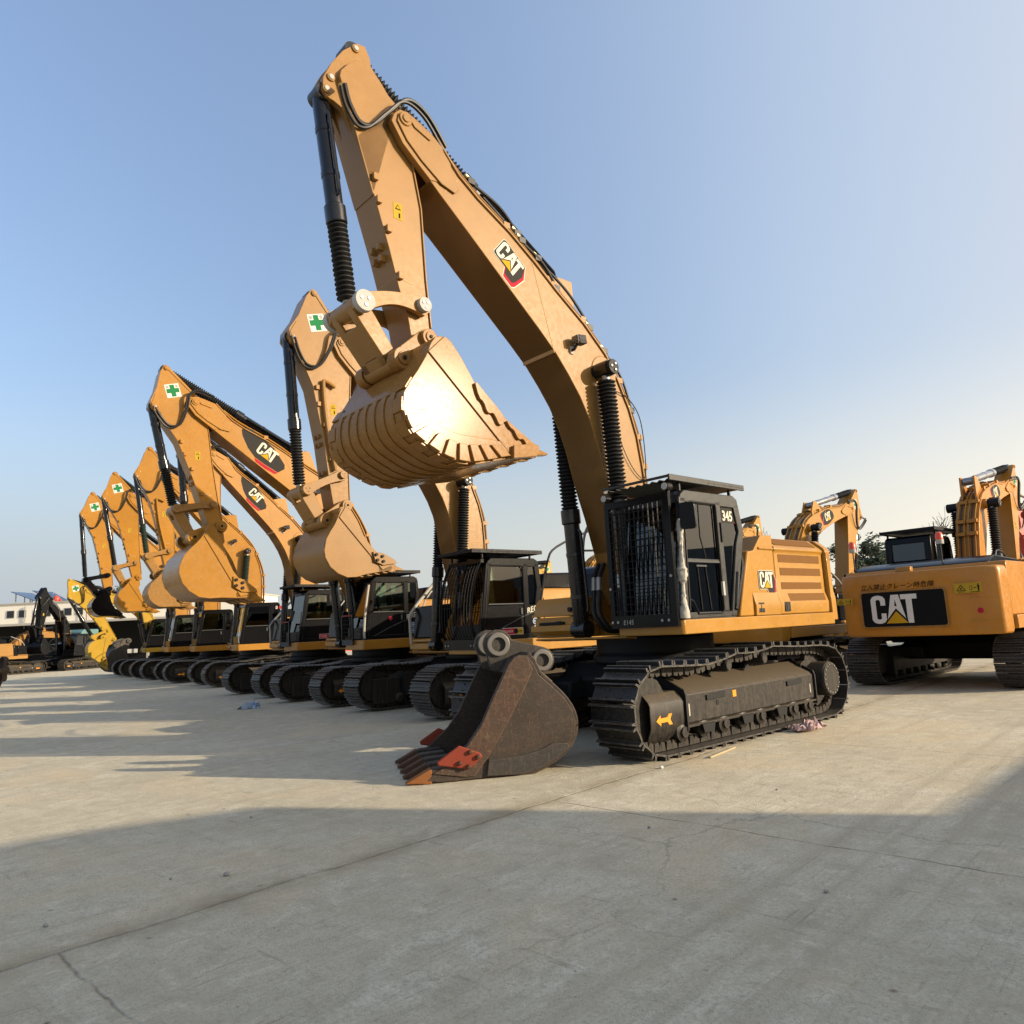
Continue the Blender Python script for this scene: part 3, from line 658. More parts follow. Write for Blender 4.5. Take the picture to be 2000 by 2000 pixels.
def make_arm(root,c,s):
    """boom, rams, stick, linkage and bucket posed by the pins in c (metres, unscaled)"""
    D=lambda p:(p[0]/s,p[1]/s)
    dz=c.get('dz',0); m=c['paint']; am=c.get('armpaint',m)
    nose=D(c['nose']); bp=D(c['bp']); foot=(FOOT[0],FOOT[1]+dz)
    f_=sim(FOOT,NA,foot,nose); k=f_.s; bu=c.get('bulge',0)
    ax=Vector((nose[0]-foot[0],nose[1]-foot[1])); aL=ax.length; ax/=aL; pn=Vector((-ax.y,ax.x))
    def fb(p):
        q=Vector(f_(p)); t=((q.x-foot[0])*ax.x+(q.y-foot[1])*ax.y)/aL; t=min(1,max(0,t)); q=q+pn*(bu*4*t*(1-t)); return (q.x,q.y)
    newstick=c.get('stick','C')
    fs=sim(NA,BPA,nose,bp) if newstick=='A' else sim(NC,BPC,nose,bp)
    ks=fs.s; hb=.30*min(1,k*1.05); hs=.21*min(1.05,ks)
    mainm=BUP+BFT+BLO
    def main():
        mb=MB(); mb.prism([fb(p) for p in mainm[3:]],-hb,hb,am); 
        # flange edges
        up=[fb(p) for p in BUP[2:]]; mb.ribbon(up,-.03,-hb-.025,hb+.025,am)
        lo=[fb(p) for p in BLO]; mb.ribbon(lo,.02,-hb-.004,hb+.004,am)
        for sg in (1,-1):
            y0,y1=sg*hb*.74,sg*(hb+.012); mb.prism([fb(p) for p in NOSE+[(3.6,6.9)]],min(y0,y1),max(y0,y1),am)
            db=[(3.80,7.33),(3.96,7.45),(4.2,7.52),(4.33,7.55),(4.41,7.5),(4.43,7.40),(4.30,7.2),(4.1,7.02),(3.82,6.83),(3.62,6.78),(3.55,6.86)]
            y0,y1=sg*(hb+.012),sg*(hb+.032); mb.prism([fb(p) for p in db],min(y0,y1),max(y0,y1),am)
            q=fb(NA); mb.cyl((q[0],sg*hb,q[1]),(q[0],sg*(hb+.05),q[1]),.085*k,am,20); mb.cyl((q[0],sg*(hb+.05),q[1]),(q[0],sg*(hb+.065),q[1]),.05*k,am,16)
            mb.prism([fb(p) for p in [(4.28,7.50),(4.20,7.40),(3.98,7.32),(3.96,7.36),(4.14,7.45),(4.22,7.53)]],min(sg*(hb+.032),sg*(hb+.05)),max(sg*(hb+.032),sg*(hb+.05)),am)
            # boss for the boom ram
            q=fb((1.06,5.0)); mb.lathe((q[0],sg*hb,q[1]),(q[0],sg*(hb+.10),q[1]),[(0,.26*k),(.012,.25*k),(.014,.16*k),(.10,.15*k)],am,26)
        # weld seams
        for a,b in (((2.36,6.33),(2.02,5.07)),((.44,3.72),(1.2,3.58)),((3.52,7.04),(3.80,6.72))):
            a,b=Vector(fb(a)),Vector(fb(b)); d=(b-a).normalized(); nn=Vector((-d.y,d.x))*.009; a+=d*.03; b-=d*.03
            mb.prism([tuple(a+nn),tuple(b+nn),tuple(b-nn),tuple(a-nn)],-hb-.004,hb+.004,'weld_tan')
        return mb
    boom=part('boom',main(),root,.012)
    # hydraulic lines on the boom's back
    hp=MB()
    path=[fb(p) for p in [(3.70,7.30),(3.35,7.02),(2.76,6.68),(2.33,6.39),(1.94,6.09),(1.40,5.73),(.95,5.33),(.70,4.97),(.48,4.56),(.34,4.18),(.27,3.75),(.22,3.3),(.15,2.7)]]
    for y,r,mt in ((hb-.03,.02,am),(hb-.09,.022,'hose_black'),(hb-.16,.02,am),(-hb+.04,.02,am),(-hb+.11,.022,'hose_black'),(-hb+.18,.02,am)):
        hp.tube(cat3([(p[0],y,p[1]) for p in path],3),r*max(.7,k),mt,6)
    for i in (2,4,5,7,9,10):
        p=path[i]; hp.box(p[0]-.05,p[0]+.05,hb-.19,hb,p[1]-.04,p[1]+.04,am); hp.box(p[0]-.05,p[0]+.05,-hb,-hb+.2,p[1]-.04,p[1]+.04,am)
        hp.box(p[0]-.03,p[0]+.03,hb-.13,hb-.05,p[1]-.06,p[1]+.06,'hose_black')
    part('hydraulic_line',hp,boom)
    if c.get('richhose'):
        hh=MB()
        for (a,b,h,y) in (((3.3,7.05),(2.55,6.6),.05,hb-.06),((2.5,6.5),(1.9,6.0),.04,hb-.03),((2.2,6.35),(1.25,5.6),.04,hb-.05),((1.0,5.3),(.5,4.5),.06,hb-.02)):
            a,b=fb(a),fb(b); mid=((a[0]+b[0])/2-.07-h*.5,(a[1]+b[1])/2+.06+h)
            hh.tube(cat3([(a[0],y,a[1]+.05),(mid[0],y,mid[1]),(b[0]-.03,y,b[1]+.06)],8),.019,'hose_black',8)
            for q in (a,b): hh.box(q[0]-.06,q[0]+.05,y-.08,y+.03,q[1]+.02,q[1]+.1,'hose_black'); hh.cyl((q[0]-.05,y,q[1]+.06),(q[0]+.08,y,q[1]+.12),.026,'brass',10)
        P=[fb(p) for p in [(.98,4.78),(.62,4.72),(.36,4.45),(.30,3.9),(.36,3.55),(.62,3.7),(.85,4.1),(.95,4.6)]]
        hh.tube(cat3([(p[0],hb+.03,p[1]) for p in P],6),.007,'hose_black',6)
        part('hose',hh,boom)
    # lamp on the boom's left cheek
    if c.get('lamp',True):
        sg=c.get('side',1); q=fb((1.72,5.32)); lm=MB(); y=sg*hb
        lm.tube([(q[0]-.02,y,q[1]-.12),(q[0]-.02,y+sg*.06,q[1]-.12),(q[0]-.06,y+sg*.11,q[1]-.02)],.02,'matte_black',8)
        lm.cyl((q[0]-.16,y+sg*.11,q[1]+.02),(q[0]-.02,y+sg*.11,q[1]-.0),.085,'matte_black',4)
        lm.cyl((q[0]-.02,y+sg*.11,q[1]),(q[0]+.015,y+sg*.11,q[1]-.005),.078,'lamp_glass',4); lm.box(q[0]-.05,q[0]+.01,min(y,y+sg*.02),max(y,y+sg*.02),q[1]-.17,q[1]-.06,'cap_white')
        part('work_lamp',lm,boom,.01)
    # boom rams
    cy=fb((1.22,4.98) if newstick=='A' else (1.13,5.0))
    if 'cy' in c: cy=D(c['cy'])
    cf=(1.02,1.45+dz)
    bt=c.get('boot','rubber')
    for sg in (1,-1):
        y=sg*(hb+.16)
        o=make_cylinder(root,'boom_cylinder',(cf[0],y,cf[1]),(cy[0],y,cy[1]),.115*max(.8,min(1,k)),c.get('bfrac',.49),boot=bt,bootend=.955)
        cap=MB(); cap.cyl((cy[0],sg*hb*.9,cy[1]),(cy[0],y+sg*.17,cy[1]),.105,'matte_black',22)
        for i in range(3):
            a=2*math.pi*i/3; cap.cyl((cy[0]+.05*math.cos(a),y+sg*.17,cy[1]+.05*math.sin(a)),(cy[0]+.05*math.cos(a),y+sg*.185,cy[1]+.05*math.sin(a)),.022,'steel',8)
        part('pin_cap',cap,o,.01)
    # emblem
    em=c.get('emblem')
    if em:
        sg=c.get('side',1); n=(0,sg,0)
        if em=='new':
            a,b=fb((3.03,6.46)),fb((2.50,6.0)); u=Vector((b[0]-a[0],0,b[1]-a[1])).normalized(); v=Vector((-u.z,0,u.x)); v=v if v.z>0 else -v
            o=fb((3.00,6.235)); part('maker_emblem',emblem_new((o[0],sg*hb,o[1]),u,v,n,.27*k),boom)
        elif sg>0:
            a,b=fb((3.3,6.6)),fb((2.1,5.65)); u=Vector((b[0]-a[0],0,b[1]-a[1])).normalized(); v=Vector((-u.z,0,u.x)); v=v if v.z>0 else -v
            o=fb((3.05,6.33)); part('maker_emblem',emblem_old((o[0],sg*hb,o[1]),u,v,n,.31*k),boom)
        else:
            a,b=fb((2.1,5.65)),fb((3.3,6.6)); u=Vector((b[0]-a[0],0,b[1]-a[1])).normalized(); v=Vector((-u.z,0,u.x)); v=v if v.z>0 else -v
            o=fb((2.45,5.82)); part('maker_emblem',emblem_old((o[0],sg*hb,o[1]),u,v,n,.32*k,True),boom)
    # stick
    out=STA if newstick=='A' else STC
    st=MB(); O=[fs(p) for p in out]
    if newstick=='A':
        st.prism([fs(p) for p in out[5:19]],-hs,hs,am); st.prism([fs(p) for p in STAW],-hs-.0,hs+.0,am)
        for sg in (1,-1):
            y0,y1=sg*hs*.35,sg*hs*.70; st.prism(O[:7]+O[17:],min(y0,y1),max(y0,y1),am)
        st.prism([fs(p) for p in [(4.60,7.98),(4.34,7.70),(4.17,6.99),(4.68,6.39),(4.90,7.07),(5.05,7.5),(5.05,7.85)]],-hs*.66,hs*.66,am)
        # right edge flange
        st.ribbon([fs(p) for p in out[5:10]],-.02,-hs-.02,hs+.02,am)
    else:
        st.prism(O,-hs,hs,am); st.ribbon([fs(p) for p in out[3:9]],-.018,-hs-.016,hs+.016,am)
        for sg in (1,-1):
            y0,y1=sg*hs,sg*(hs+.012)
            st.prism([fs(p) for p in [(5.24,7.45),(5.19,7.44),(4.75,7.03),(4.62,6.9),(4.55,6.9),(4.7,7.05),(5.17,7.5),(5.27,7.51)]],min(y0,y1),max(y0,y1),am)
            st.prism([fs(p) for p in [(5.50,6.64),(5.43,6.56),(5.36,6.56),(5.38,6.86),(5.43,6.86)]],min(y0,y1),max(y0,y1),am)
    pins=((4.86,8.22),(5.18,7.69),(5.235,7.52)) if newstick=='A' else ((5.22,7.47),(5.45,6.60))
    for p in pins:
        q=fs(p)
        for sg in (1,-1):
            st.cyl((q[0],sg*hs*.4,q[1]),(q[0],sg*(hs*.70+.02 if newstick=='A' else hs+.03),q[1]),.05*ks,am,16); 
            yq=sg*(hs*.70+.02 if newstick=='A' else hs+.03); st.cyl((q[0],yq,q[1]),(q[0],yq+sg*.01,q[1]),.032*ks,'cap_white' if newstick=='A' else am,12)
    tz=-.0
    def sp(t,off):   # point on stick: t from nose(0) to bucket pin(1), off across (+ front)
        a=Vector(nose); b=Vector(bp); d=(b-a); L=d.length; d/=L; nn=Vector((-d.y,d.x)); 
        return a+d*(t*L)+nn*off
    # little brackets down the stick
    for t,off in ((.30,.42),(.52,.30),(.72,.2),(.40,.40)):
        q=sp(t,off*ks) ; st.box(q.x-.03,q.x+.035,hs-.001,hs+.05,q.y-.04,q.y+.045,am)
    for t in (.28,.33,.58,.63,.80):
        q=sp(t,(.50-.32*t)*ks*1.02)
        for y in (-.06,.08): st.box(q.x-.03,q.x+.06,y-.025,y+.025,q.y-.04,q.y+.04,am)
    a=sp(.74,.02*ks); b=sp(.72,.24*ks); 
    d=(b-a).normalized(); nn=Vector((-d.y,d.x))*.011
    st.prism([tuple(a+nn),tuple(b+nn),tuple(b-nn),tuple(a-nn)],-hs-.004,hs+.004,'weld_tan')
    stick=part('stick',st,root,.010)
    if c.get('sticker','cross')=='cross':
        sg=c.get('side',1); q=fs((5.0,7.02)) if newstick=='C' else fs((4.8,7.4))
        if newstick=='C' :
            u=Vector((-.96*sg,0,.28)).normalized(); v=Vector((.28*sg,0,.96)).normalized()
            q=fs((5.08,6.98)); part('safety_sticker',safety_sticker((q[0],sg*hs,q[1]),u,v,(0,sg,0),.30*ks),stick)
    q=sp(.42,.14*ks); sg=c.get('side',1)
    stk=MB(); stk.sheet([(-.06,-.1),(.06,-.1),(.06,.1),(-.06,.1)],.003,'sticker_yellow',(q.x,sg*hs,q.y),(-sg,0,0),(0,0,1),(0,sg,0))
    stk.sheet([(-.04,.02),(.04,.02),(0,.085)],.005,'decal_black',(q.x,sg*hs,q.y),(-sg,0,0),(0,0,1),(0,sg,0)); stk.sheet([(-.026,.03),(.026,.03),(0,.072)],.007,'sticker_yellow',(q.x,sg*hs,q.y),(-sg,0,0),(0,0,1),(0,sg,0))
    stk.sheet([(.01,-.08),(.03,-.08),(.03,-.02),(.01,-.02)],.005,'decal_black',(q.x,sg*hs,q.y),(-sg,0,0),(0,0,1),(0,sg,0))
    part('warning_sticker',stk,stick)
    # hoses looping from boom nose to bucket ram
    hz=MB(); sg=c.get('side',1)
    if newstick=='A': HP=[(3.72,7.36),(4.02,7.63),(4.30,7.70),(4.52,7.48),(4.72,7.25),(4.88,7.22),(5.03,7.36),(5.12,7.52)]
    else: HP=[(4.25,6.95),(4.55,7.02),(4.75,6.93),(4.80,6.6),(4.92,6.25),(5.12,6.18),(5.30,6.32),(5.44,6.52)]
    for q_,r in ((0,.026),(.05,.02)):
        hz.tube(cat3([(fs(p)[0]+q_,sg*(hs+.10+.06*math.sin(i)),fs(p)[1]-q_) for i,p in enumerate(HP)],6),r,'hose_black',8)
    e=fs(HP[-1]); hz.cyl((e[0],sg*(hs+.1),e[1]),(e[0]-.02,sg*(hs+.02),e[1]+.06),.03,'brass' if newstick=='A' else 'cap_white',8)
    part('hose',hz,stick)
    if c.get('pipe'):
        pp=MB(); P=[fs(p) for p in [(4.60,5.95),(4.78,6.0),(4.80,5.9),(4.62,5.25),(4.35,4.55)]]
        pp.tube(cat3([(p[0],sg*(hs+.06),p[1]) for p in P],4),.035,am,8); part('pipe',pp,stick)
    # stick ram along the boom's back
    tp=fs(pins[0]); lug=fb((1.55,6.22) if newstick=='A' else (1.75,6.28))
    if 'lug' in c: lug=D(c['lug'])
    if 'tip' in c: tp=D(c['tip'])
    bp_=[fb(p) for p in BUP]; ni=min(range(2,len(bp_)-2),key=lambda i:math.dist(bp_[i],lug)); A_,B_=bp_[ni-1],bp_[ni+1]
    for q0,q1 in ((.12,.16),(-.16,-.12)):
        lb=MB(); lb.prism([(lug[0]-.1,lug[1]+.1),(lug[0]+.1,lug[1]+.1),(A_[0],A_[1]-.05),(B_[0],B_[1]-.05)],q0,q1,am); part('cylinder_lug',lb,boom)
    make_cylinder(root,'stick_cylinder',(lug[0],0,lug[1]),(tp[0],0,tp[1]),.115*max(.75,min(1,k)),c.get('sfrac',.52),c.get('srampaint','cylinder_black'),bootend=.96)
    # bucket ram and linkage
    ct=fs(pins[-1]); tl=fs((4.92,5.04)) if newstick=='A' else fs((4.96,4.40)); ts=fs((4.14,5.20)) if newstick=='A' else fs((4.23,4.50))
    lk=D(c['lk'])
    if 'tl' in c: tl=D(c['tl'])
    make_cylinder(root,'bucket_cylinder',(ct[0],0,ct[1]),(tl[0],0,tl[1]),.098*max(.85,min(1,ks)),.60,boot=c.get('boot2','rubber'),bootend=.95)
    lm=c.get('linkpaint',am); hl=hs+.10
    for sg in (1,-1):
        l=MB(); a,b=Vector(tl),Vector(ts); d=(b-a).normalized(); nn=Vector((-d.y,d.x)); w=.075*ks*(1.25 if newstick=='A' else 1)
        if nn.y<0: nn=-nn
        bow=.07 if newstick=='A' else .015
        top=[]; bot=[]
        for i in range(13):
            t=i/12; q=a+(b-a)*t+nn*(bow*math.sin(math.pi*t)); w2=w*(.8+.45*(2*t-1)**2); top.append(tuple(q+nn*w2)); bot.append(tuple(q-nn*w2))
        ea=[tuple(a-d*w*1.1+nn*w*.6),tuple(a-d*w*1.1-nn*w*.6)]; eb=[tuple(b+d*w*1.1-nn*w*.6),tuple(b+d*w*1.1+nn*w*.6)]
        l.prism(top+eb[::-1]+bot[::-1]+ea[::-1],min(sg*(hl-.07),sg*hl),max(sg*(hl-.07),sg*hl),lm)
        capm='cap_white' if newstick=='A' else lm
        for q,r in ((tl,.12),(ts,.085)):
            if newstick!='A': r*=.75
            l.cyl((q[0],sg*(hl-.02),q[1]),(q[0],sg*(hl+.06),q[1]),r*ks,lm if capm!='cap_white' else capm,24)
            for i in range(3):
                aa=2*math.pi*i/3+.4; l.cyl((q[0]+r*.42*math.cos(aa),sg*(hl+.06),q[1]+r*.42*math.sin(aa)),(q[0]+r*.42*math.cos(aa),sg*(hl+.068),q[1]+r*.42*math.sin(aa)),r*.2,'steel' if capm=='cap_white' else lm,6)
        part('tipping_link',l,root,.01)
    pl=MB(); a,b=Vector(tl),Vector(lk); d=(b-a).normalized(); nn=Vector((-d.y,d.x)); L=(b-a).length; w=.11*ks
    P=[tuple(a-d*w*.9+nn*w*.5),tuple(a+nn*w),tuple(a+d*L*.25+nn*w*1.0),tuple(a+d*L*.8+nn*w*.85),tuple(b+nn*w*.9),tuple(b+d*w*.9+nn*w*.4),tuple(b+d*w*.9-nn*w*.4),tuple(b-nn*w*.9),tuple(a+d*L*.8-nn*w*.85),tuple(a+d*L*.25-nn*w*1.0),tuple(a-nn*w),tuple(a-d*w*.9-nn*w*.5)]
    hw=hs*1.12
    for sg in (1,-1): pl.prism(P,min(sg*hw*.5,sg*hw),max(sg*hw*.5,sg*hw),lm)
    pl.prism(P[3:9],-hw,hw,lm); pl.prism(P[2:4]+P[8:10],-hw*.6,hw*.6,lm)
    pl.cyl((b.x,-hw-.03,b.y),(b.x,hw+.03,b.y),w*.95,lm,20); pl.cyl((a.x,-hw-.02,a.y),(a.x,hw+.02,a.y),w*.95,lm,20)
    part('power_link',pl,root,.012)
    kind=c.get('bucket','B'); bs=c.get('bscale',1.0)/s
    p0,p1=(BPA,LKA) if kind=='A' else (BPB,LKB)
    dd=Vector(lk)-Vector(bp); L0=math.dist(p0,p1)*bs; b1=Vector(bp)+dd.normalized()*L0
    fk=sim(p0,p1,bp,tuple(b1))
    if 'brot' in c:
        q=complex(math.cos(R(c['brot'])),math.sin(R(c['brot']))); z=complex(b1.x-bp[0],b1.y-bp[1])*q; fk=sim(p0,p1,bp,(bp[0]+z.real,bp[1]+z.imag))
    bk=bucket_parts(root,fk,kind,c.get('bucketpaint',am),c.get('bw',1.35)/s,rich=c.get('rich',False))
    return boom,stick,bk

# ---- upper structure
def platform_mb(dz,m,hidef=True):
    mb=MB(); pl=[(1.33,1.46),(1.30,1.492),(-2.58,1.492),(-2.58,-1.492),(.95,-1.492),(.95,-.50),(.70,-.46),(.70,.42),(1.30,.46),(1.33,.50)]
    mb.prism(pl,(1.34 if hidef else 1.28)+dz,1.515+dz,m,u=(1,0,0),v=(0,1,0),n=(0,0,1))
    for sg in (1,-1):
        mb.prism([(.10,1.51+dz),(.85,1.51+dz),(.72,1.95+dz),(.6,2.12+dz),(.45,2.16+dz),(.3,2.12+dz),(.15,1.95+dz)],min(sg*.33,sg*.41),max(sg*.33,sg*.41),m)
        for y in (.38,.54):
            mb.prism([(.74,1.36+dz),(1.02,1.33+dz),(1.12,1.4+dz),(1.12,1.5+dz),(1.02,1.58+dz),(.9,1.58+dz),(.74,1.5+dz)],min(sg*y,sg*(y+.05)),max(sg*y,sg*(y+.05)),m)
    mb.prism([(.95,1.29+dz),(1.15,1.31+dz),(1.15,1.335+dz),(.95,1.335+dz)],-1.3,.46,m)
    return mb
def hood_side_profile(sg,dz):
    return [(sg*1.0,1.52+dz),(sg*1.435,1.52+dz),(sg*1.445,1.68+dz),(sg*1.40,1.84+dz),(sg*1.40,2.42+dz),(sg*1.43,2.46+dz),(sg*1.40,2.50+dz),(sg*1.22,2.645+dz),(sg*1.0,2.66+dz)]
def upper_A(root,c):
    m='amber_yellow'; dz=0
    p=part('platform',platform_mb(0,m),root,.035,3)
    # front side cowl behind the cab
    mb=MB(); mb.prism([(-.03,1.52),(-.36,2.38),(-.41,2.42),(-.40,1.52)],.75,1.425,m); part('cowl_panel',mb,root,.02)
    mb=MB(); mb.prism([(-.415,1.52),(-.425,2.40),(-.56,2.42),(-.79,2.645),(-1.085,2.655),(-1.085,1.52)],.62,1.40,m)
    mb.prism([(1.39,1.52),(1.445,1.52),(1.455,1.66),(1.41,1.84),(1.39,1.84)],-1.085,-.415,m,u=(0,1,0),v=(0,0,1),n=(1,0,0))
    mb.prism([(1.385,2.42),(1.43,2.455),(1.38,2.50)],-1.085,-.68,m,u=(0,1,0),v=(0,0,1),n=(1,0,0))
    d1=part('side_door',mb,root,.02,3)
    mb=MB(); mb.prism(hood_side_profile(1,0),-2.565,-1.095,m,u=(0,1,0),v=(0,0,1),n=(1,0,0))
    d2=part('side_door',mb,root,.02,3)
    mb=MB()
    for (a,b,z0,z1) in ((-1.22,-2.44,2.205,2.37),(-1.24,-2.45,2.01,2.145),(-1.24,-2.45,1.885,1.99),):
        pass
    for (a,b,z0,z1) in ((-1.21,-2.45,2.27,2.385),(-1.23,-2.45,2.08,2.19),(-1.23,-2.44,1.88,1.98)):
        mb.prism([(a,z0),(b,z0),(b,z1),(a,z1)],1.401,1.4045,'vent_brown')
    mb.prism([(1.437,1.69),(1.408,1.815),(1.411,1.818),(1.441,1.692)],-2.48,-1.38,'vent_brown',u=(0,1,0),v=(0,0,1),n=(1,0,0))
    mb.prism([(1.375,2.525),(1.24,2.633),(1.242,2.637),(1.378,2.529)],-2.44,-1.2,'vent_brown',u=(0,1,0),v=(0,0,1),n=(1,0,0))
    part('vent_grille',mb,d2)
    for dd,x in ((d1,-.555),(d2,-1.27)):
        mb=MB(); mb.box(x-.075,x+.075,1.44,1.452,1.56,1.695,'matte_black'); mb.box(x-.0,x+.02,1.45,1.458,1.575,1.68,'decal_midgrey'); part('latch',mb,dd,.004)
    part('maker_emblem',emblem_new((-.64,1.405,1.90),(-1,0,0),(0,0,1),(0,1,0),.225),d1)
    mb=MB(); mb.prism([(-.62,1.53),(-.9,2.38),(-1.09,2.62),(-2.56,2.62),(-2.56,1.53)],-1.40,.60,m)
    for i in range(8): mb.box(-1.3-.14*i,-1.22-.14*i,-1.0,.3,2.62,2.635,'vent_brown')
    part('engine_hood',mb,root,.03)
    mb=MB(); P=[]
    for i in range(15):
        a=R(-70+140*i/14); P.append((-2.58-.87*math.cos(a)/1.0+.30-.02,1.46*math.sin(a)/math.sin(R(70))))
    P=[(-2.58,-1.47)]+P+[(-2.58,1.47)]
    mb.prism(P,1.34,2.44,m,u=(1,0,0),v=(0,1,0),n=(0,0,1)); 
    mb.prism([(1.0,1.40),(1.475,1.40),(1.475,1.73),(1.45,1.86),(1.45,2.40),(1.46,2.46),(1.43,2.52),(1.28,2.645),(1.0,2.66)],-2.73,-2.575,m,u=(0,1,0),v=(0,0,1),n=(1,0,0))
    part('counterweight',mb,root,.05,3)
    # right-hand boxes, tank, rails
    mb=MB(); mb.prism([(1.05,1.66),(1.0,1.84),(.92,1.92),(.2,1.92),(.2,1.66)],-1.42,-.54,m); mb.prism([(1.06,1.66),(1.07,1.655),(.2,1.655),(.2,1.69),(1.06,1.69)],-1.45,-.52,m)
    mb.prism([(1.12,1.44),(1.12,1.52),(1.02,1.53),(1.02,1.64),(.2,1.64),(.2,1.38),(1.05,1.38)],-1.42,-.54,m)
    mb.box(1.02,1.06,-1.30,-.80,1.53,1.57,'recess_shade'); mb.box(1.045,1.07,-.95,-.85,1.53,1.58,'matte_black')
    mb.cyl((1.03,-.66,1.74),(1.035+.03,-.66,1.74),.035,'matte_black',12)
    part('tool_box',mb,root,.025)
    mb=MB(); mb.prism([(.3,1.52),(.12,2.3),(0,2.42),(-1.0,2.5),(-1.0,1.52)],-1.44,-.66,'black_paint'); part('fuel_tank',mb,root,.05)
    mb=MB()
    mb.tube(cat3([(.75,-.62,1.92),(.72,-.62,2.65),(.60,-.62,2.95),(.45,-.62,3.0),(.25,-.62,2.98),(.2,-.62,2.5)],5),.02,'cap_white',8); mb.tube([(.70,-.62,2.6),(.2,-.62,2.62)],.016,'cap_white',8)
    mb.tube(cat3([(.9,-1.4,1.92),(.72,-1.4,2.5),(.5,-1.4,2.75),(-.3,-1.4,3.05)],4),.018,'hose_black',8)
    part('handrail',mb,root)
    mb=MB()
    for y,x0 in ((-.12,.95),(-.22,.95),(.30,1.0)):
        mb.tube(cat3([(x0-.1,y,2.35),(x0+.02,y,2.15),(x0+.04,y,1.9),(x0+.1,y+.04,1.65),(x0+.0,y+.12,1.45),(x0-.2,y+.15,1.4)],5),.034,'hose_black',10); mb.cyl((x0+.02,y,2.16),(x0+.035,y,1.98),.042,'steel',10)
    part('hose',mb,root)
    cab_A(root)
def cab_shell(root,P,bm,gm,solid_lower,dzc=0,W=(.48,1.44),decal=None,darkroom=False):
    """P: dict of outline points on the side plane (x,z). Builds posts, sills, roof, glass, seat."""
    y0,y1=W; f0,f1,r1,r2,r3,r0,bx,tx=P['f0'],P['f1'],P['r1'],P['r2'],P['r3'],P['r0'],P['bx'],P['tx']
    zr=P['zr']; zs=P['zs']; zm=P['zm']
    cab=MB(); T=.06
    def lerp(a,b,z): t=(z-a[1])/(b[1]-a[1]); return (a[0]+(b[0]-a[0])*t,z)
    for ya,yb in ((y1-T,y1),(y0,y0+T)):
        cab.prism([f0,f1,(f1[0]-.02,zr),(f1[0]-.13,zr),(f0[0]-.13,f0[1])],ya,yb,bm)
        cab.prism([(bx+.05,zs),(tx+.05,zr),(tx-.07,zr),(bx-.07,zs)],ya,yb,bm)
        cab.prism([r0,(r0[0]+.12,r0[1]),(r3[0]+.16,r3[1]),(r2[0]+.12,r2[1]),(r1[0]+.13,r1[1]-.02),(r1[0]+.02,zr),r1,r2,r3],ya,yb,bm)
        cab.prism([(f0[0],f0[1]),(f0[0],zs),(r0[0],zs),(r0[0],r0[1])],ya+.003,yb-.003,bm)
        if solid_lower: cab.prism([lerp(f0,f1,zs),lerp(f0,f1,zm),lerp(r0,r3,zm) if r3[1]>zm else (r3[0]+.02,zm),(r0[0]+.02,zs)],ya+.006,yb-.008,bm)
        else: cab.prism([lerp(f0,f1,zm),lerp(f0,f1,zm+.05),(bx,zm+.05),(bx,zm)],ya+.006,yb-.004,bm)
    # roof
    rf=[(f1[0],zr-.06),(f1[0]-.03,zr+.04),(f1[0]-.12,zr+.10),(r1[0]+.12,zr+.11),(r1[0]+.02,zr+.06),(r1[0],zr-.06)]
    cab.prism(rf,y0,y1,bm)
    cab.box(r0[0],f0[0],y0+.01,y1-.01,f0[1]-.02,f0[1]+.05,bm)
    # front lower apron, rear wall
    cab.box(f0[0]-.05,f0[0],y0,y1,f0[1],f0[1]+P.get('apron',.16),bm)
    zb=f0[1]+ (2.0-1.52); rw=[(r0[0]+.03,r0[1]),(r3[0]+.03,r3[1]),(r2[0]+.02,r2[1]),(r2[0]+.08,r2[1]),(r3[0]+.09,r3[1]),(r0[0]+.09,r0[1])]
    cab.prism(rw,y0+.03,y1-.03,bm); cab.prism([r2,(r1[0],r1[1]),(r1[0]+.04,r1[1]),(r2[0]+.05,r2[1])],y0+.03,y0+.14,bm); cab.prism([r2,(r1[0],r1[1]),(r1[0]+.04,r1[1]),(r2[0]+.05,r2[1])],y1-.14,y1-.03,bm)
    if darkroom: cab.prism([(r0[0]+.1,zs),(f0[0]-.15,zs),(f1[0]-.15,zm+.1),(r2[0]+.15,zm+.1)],y0+.07,y0+.09,'recess_shade')  # near-black panel added inside to paint the cab interior dim
    o=part('cab',cab,root,.018)
    # glass
    def pane(name,poly,a,b,mat=gm,**k):
        g=MB(); g.prism(poly,a,b,mat,**k); return part(name,g,o)
    for ya,yb in ((y1-.035,y1-.028),(y0+.028,y0+.035)):
        ft=lerp(f0,f1,zr-.03); fm=lerp(f0,f1,zm+.03)
        pane('side_window',[(fm[0]-.12,fm[1]),(ft[0]-.12,ft[1]),(tx+.04,zr-.03),(bx+.045,zm+.03)],ya,yb)
        rq=[(bx-.065,zm if solid_lower else zs),(tx-.065,zr-.02),(r1[0]+.1,zr-.02),(r2[0]+.11,r2[1]),(r3[0]+.15,r3[1])]
        if not solid_lower: rq.append((r0[0]+.11,zs))
        pane('rear_quarter_window',rq,ya,yb)
        if not solid_lower: 
            a_=lerp(f0,f1,zs); b_=lerp(f0,f1,zm); pane('lower_window',[(a_[0]-.12,zs),(b_[0]-.12,zm),(bx+.045,zm),(bx+.045,zs)],ya,yb)
    a_=lerp(f0,f1,f0[1]+P.get('apron',.16)); b_=lerp(f0,f1,zr)
    pane('windscreen',[(a_[0]-.03,a_[1]),(b_[0]-.03,b_[1]),(b_[0]-.038,b_[1]),(a_[0]-.038,a_[1])],y0+.05,y1-.05)
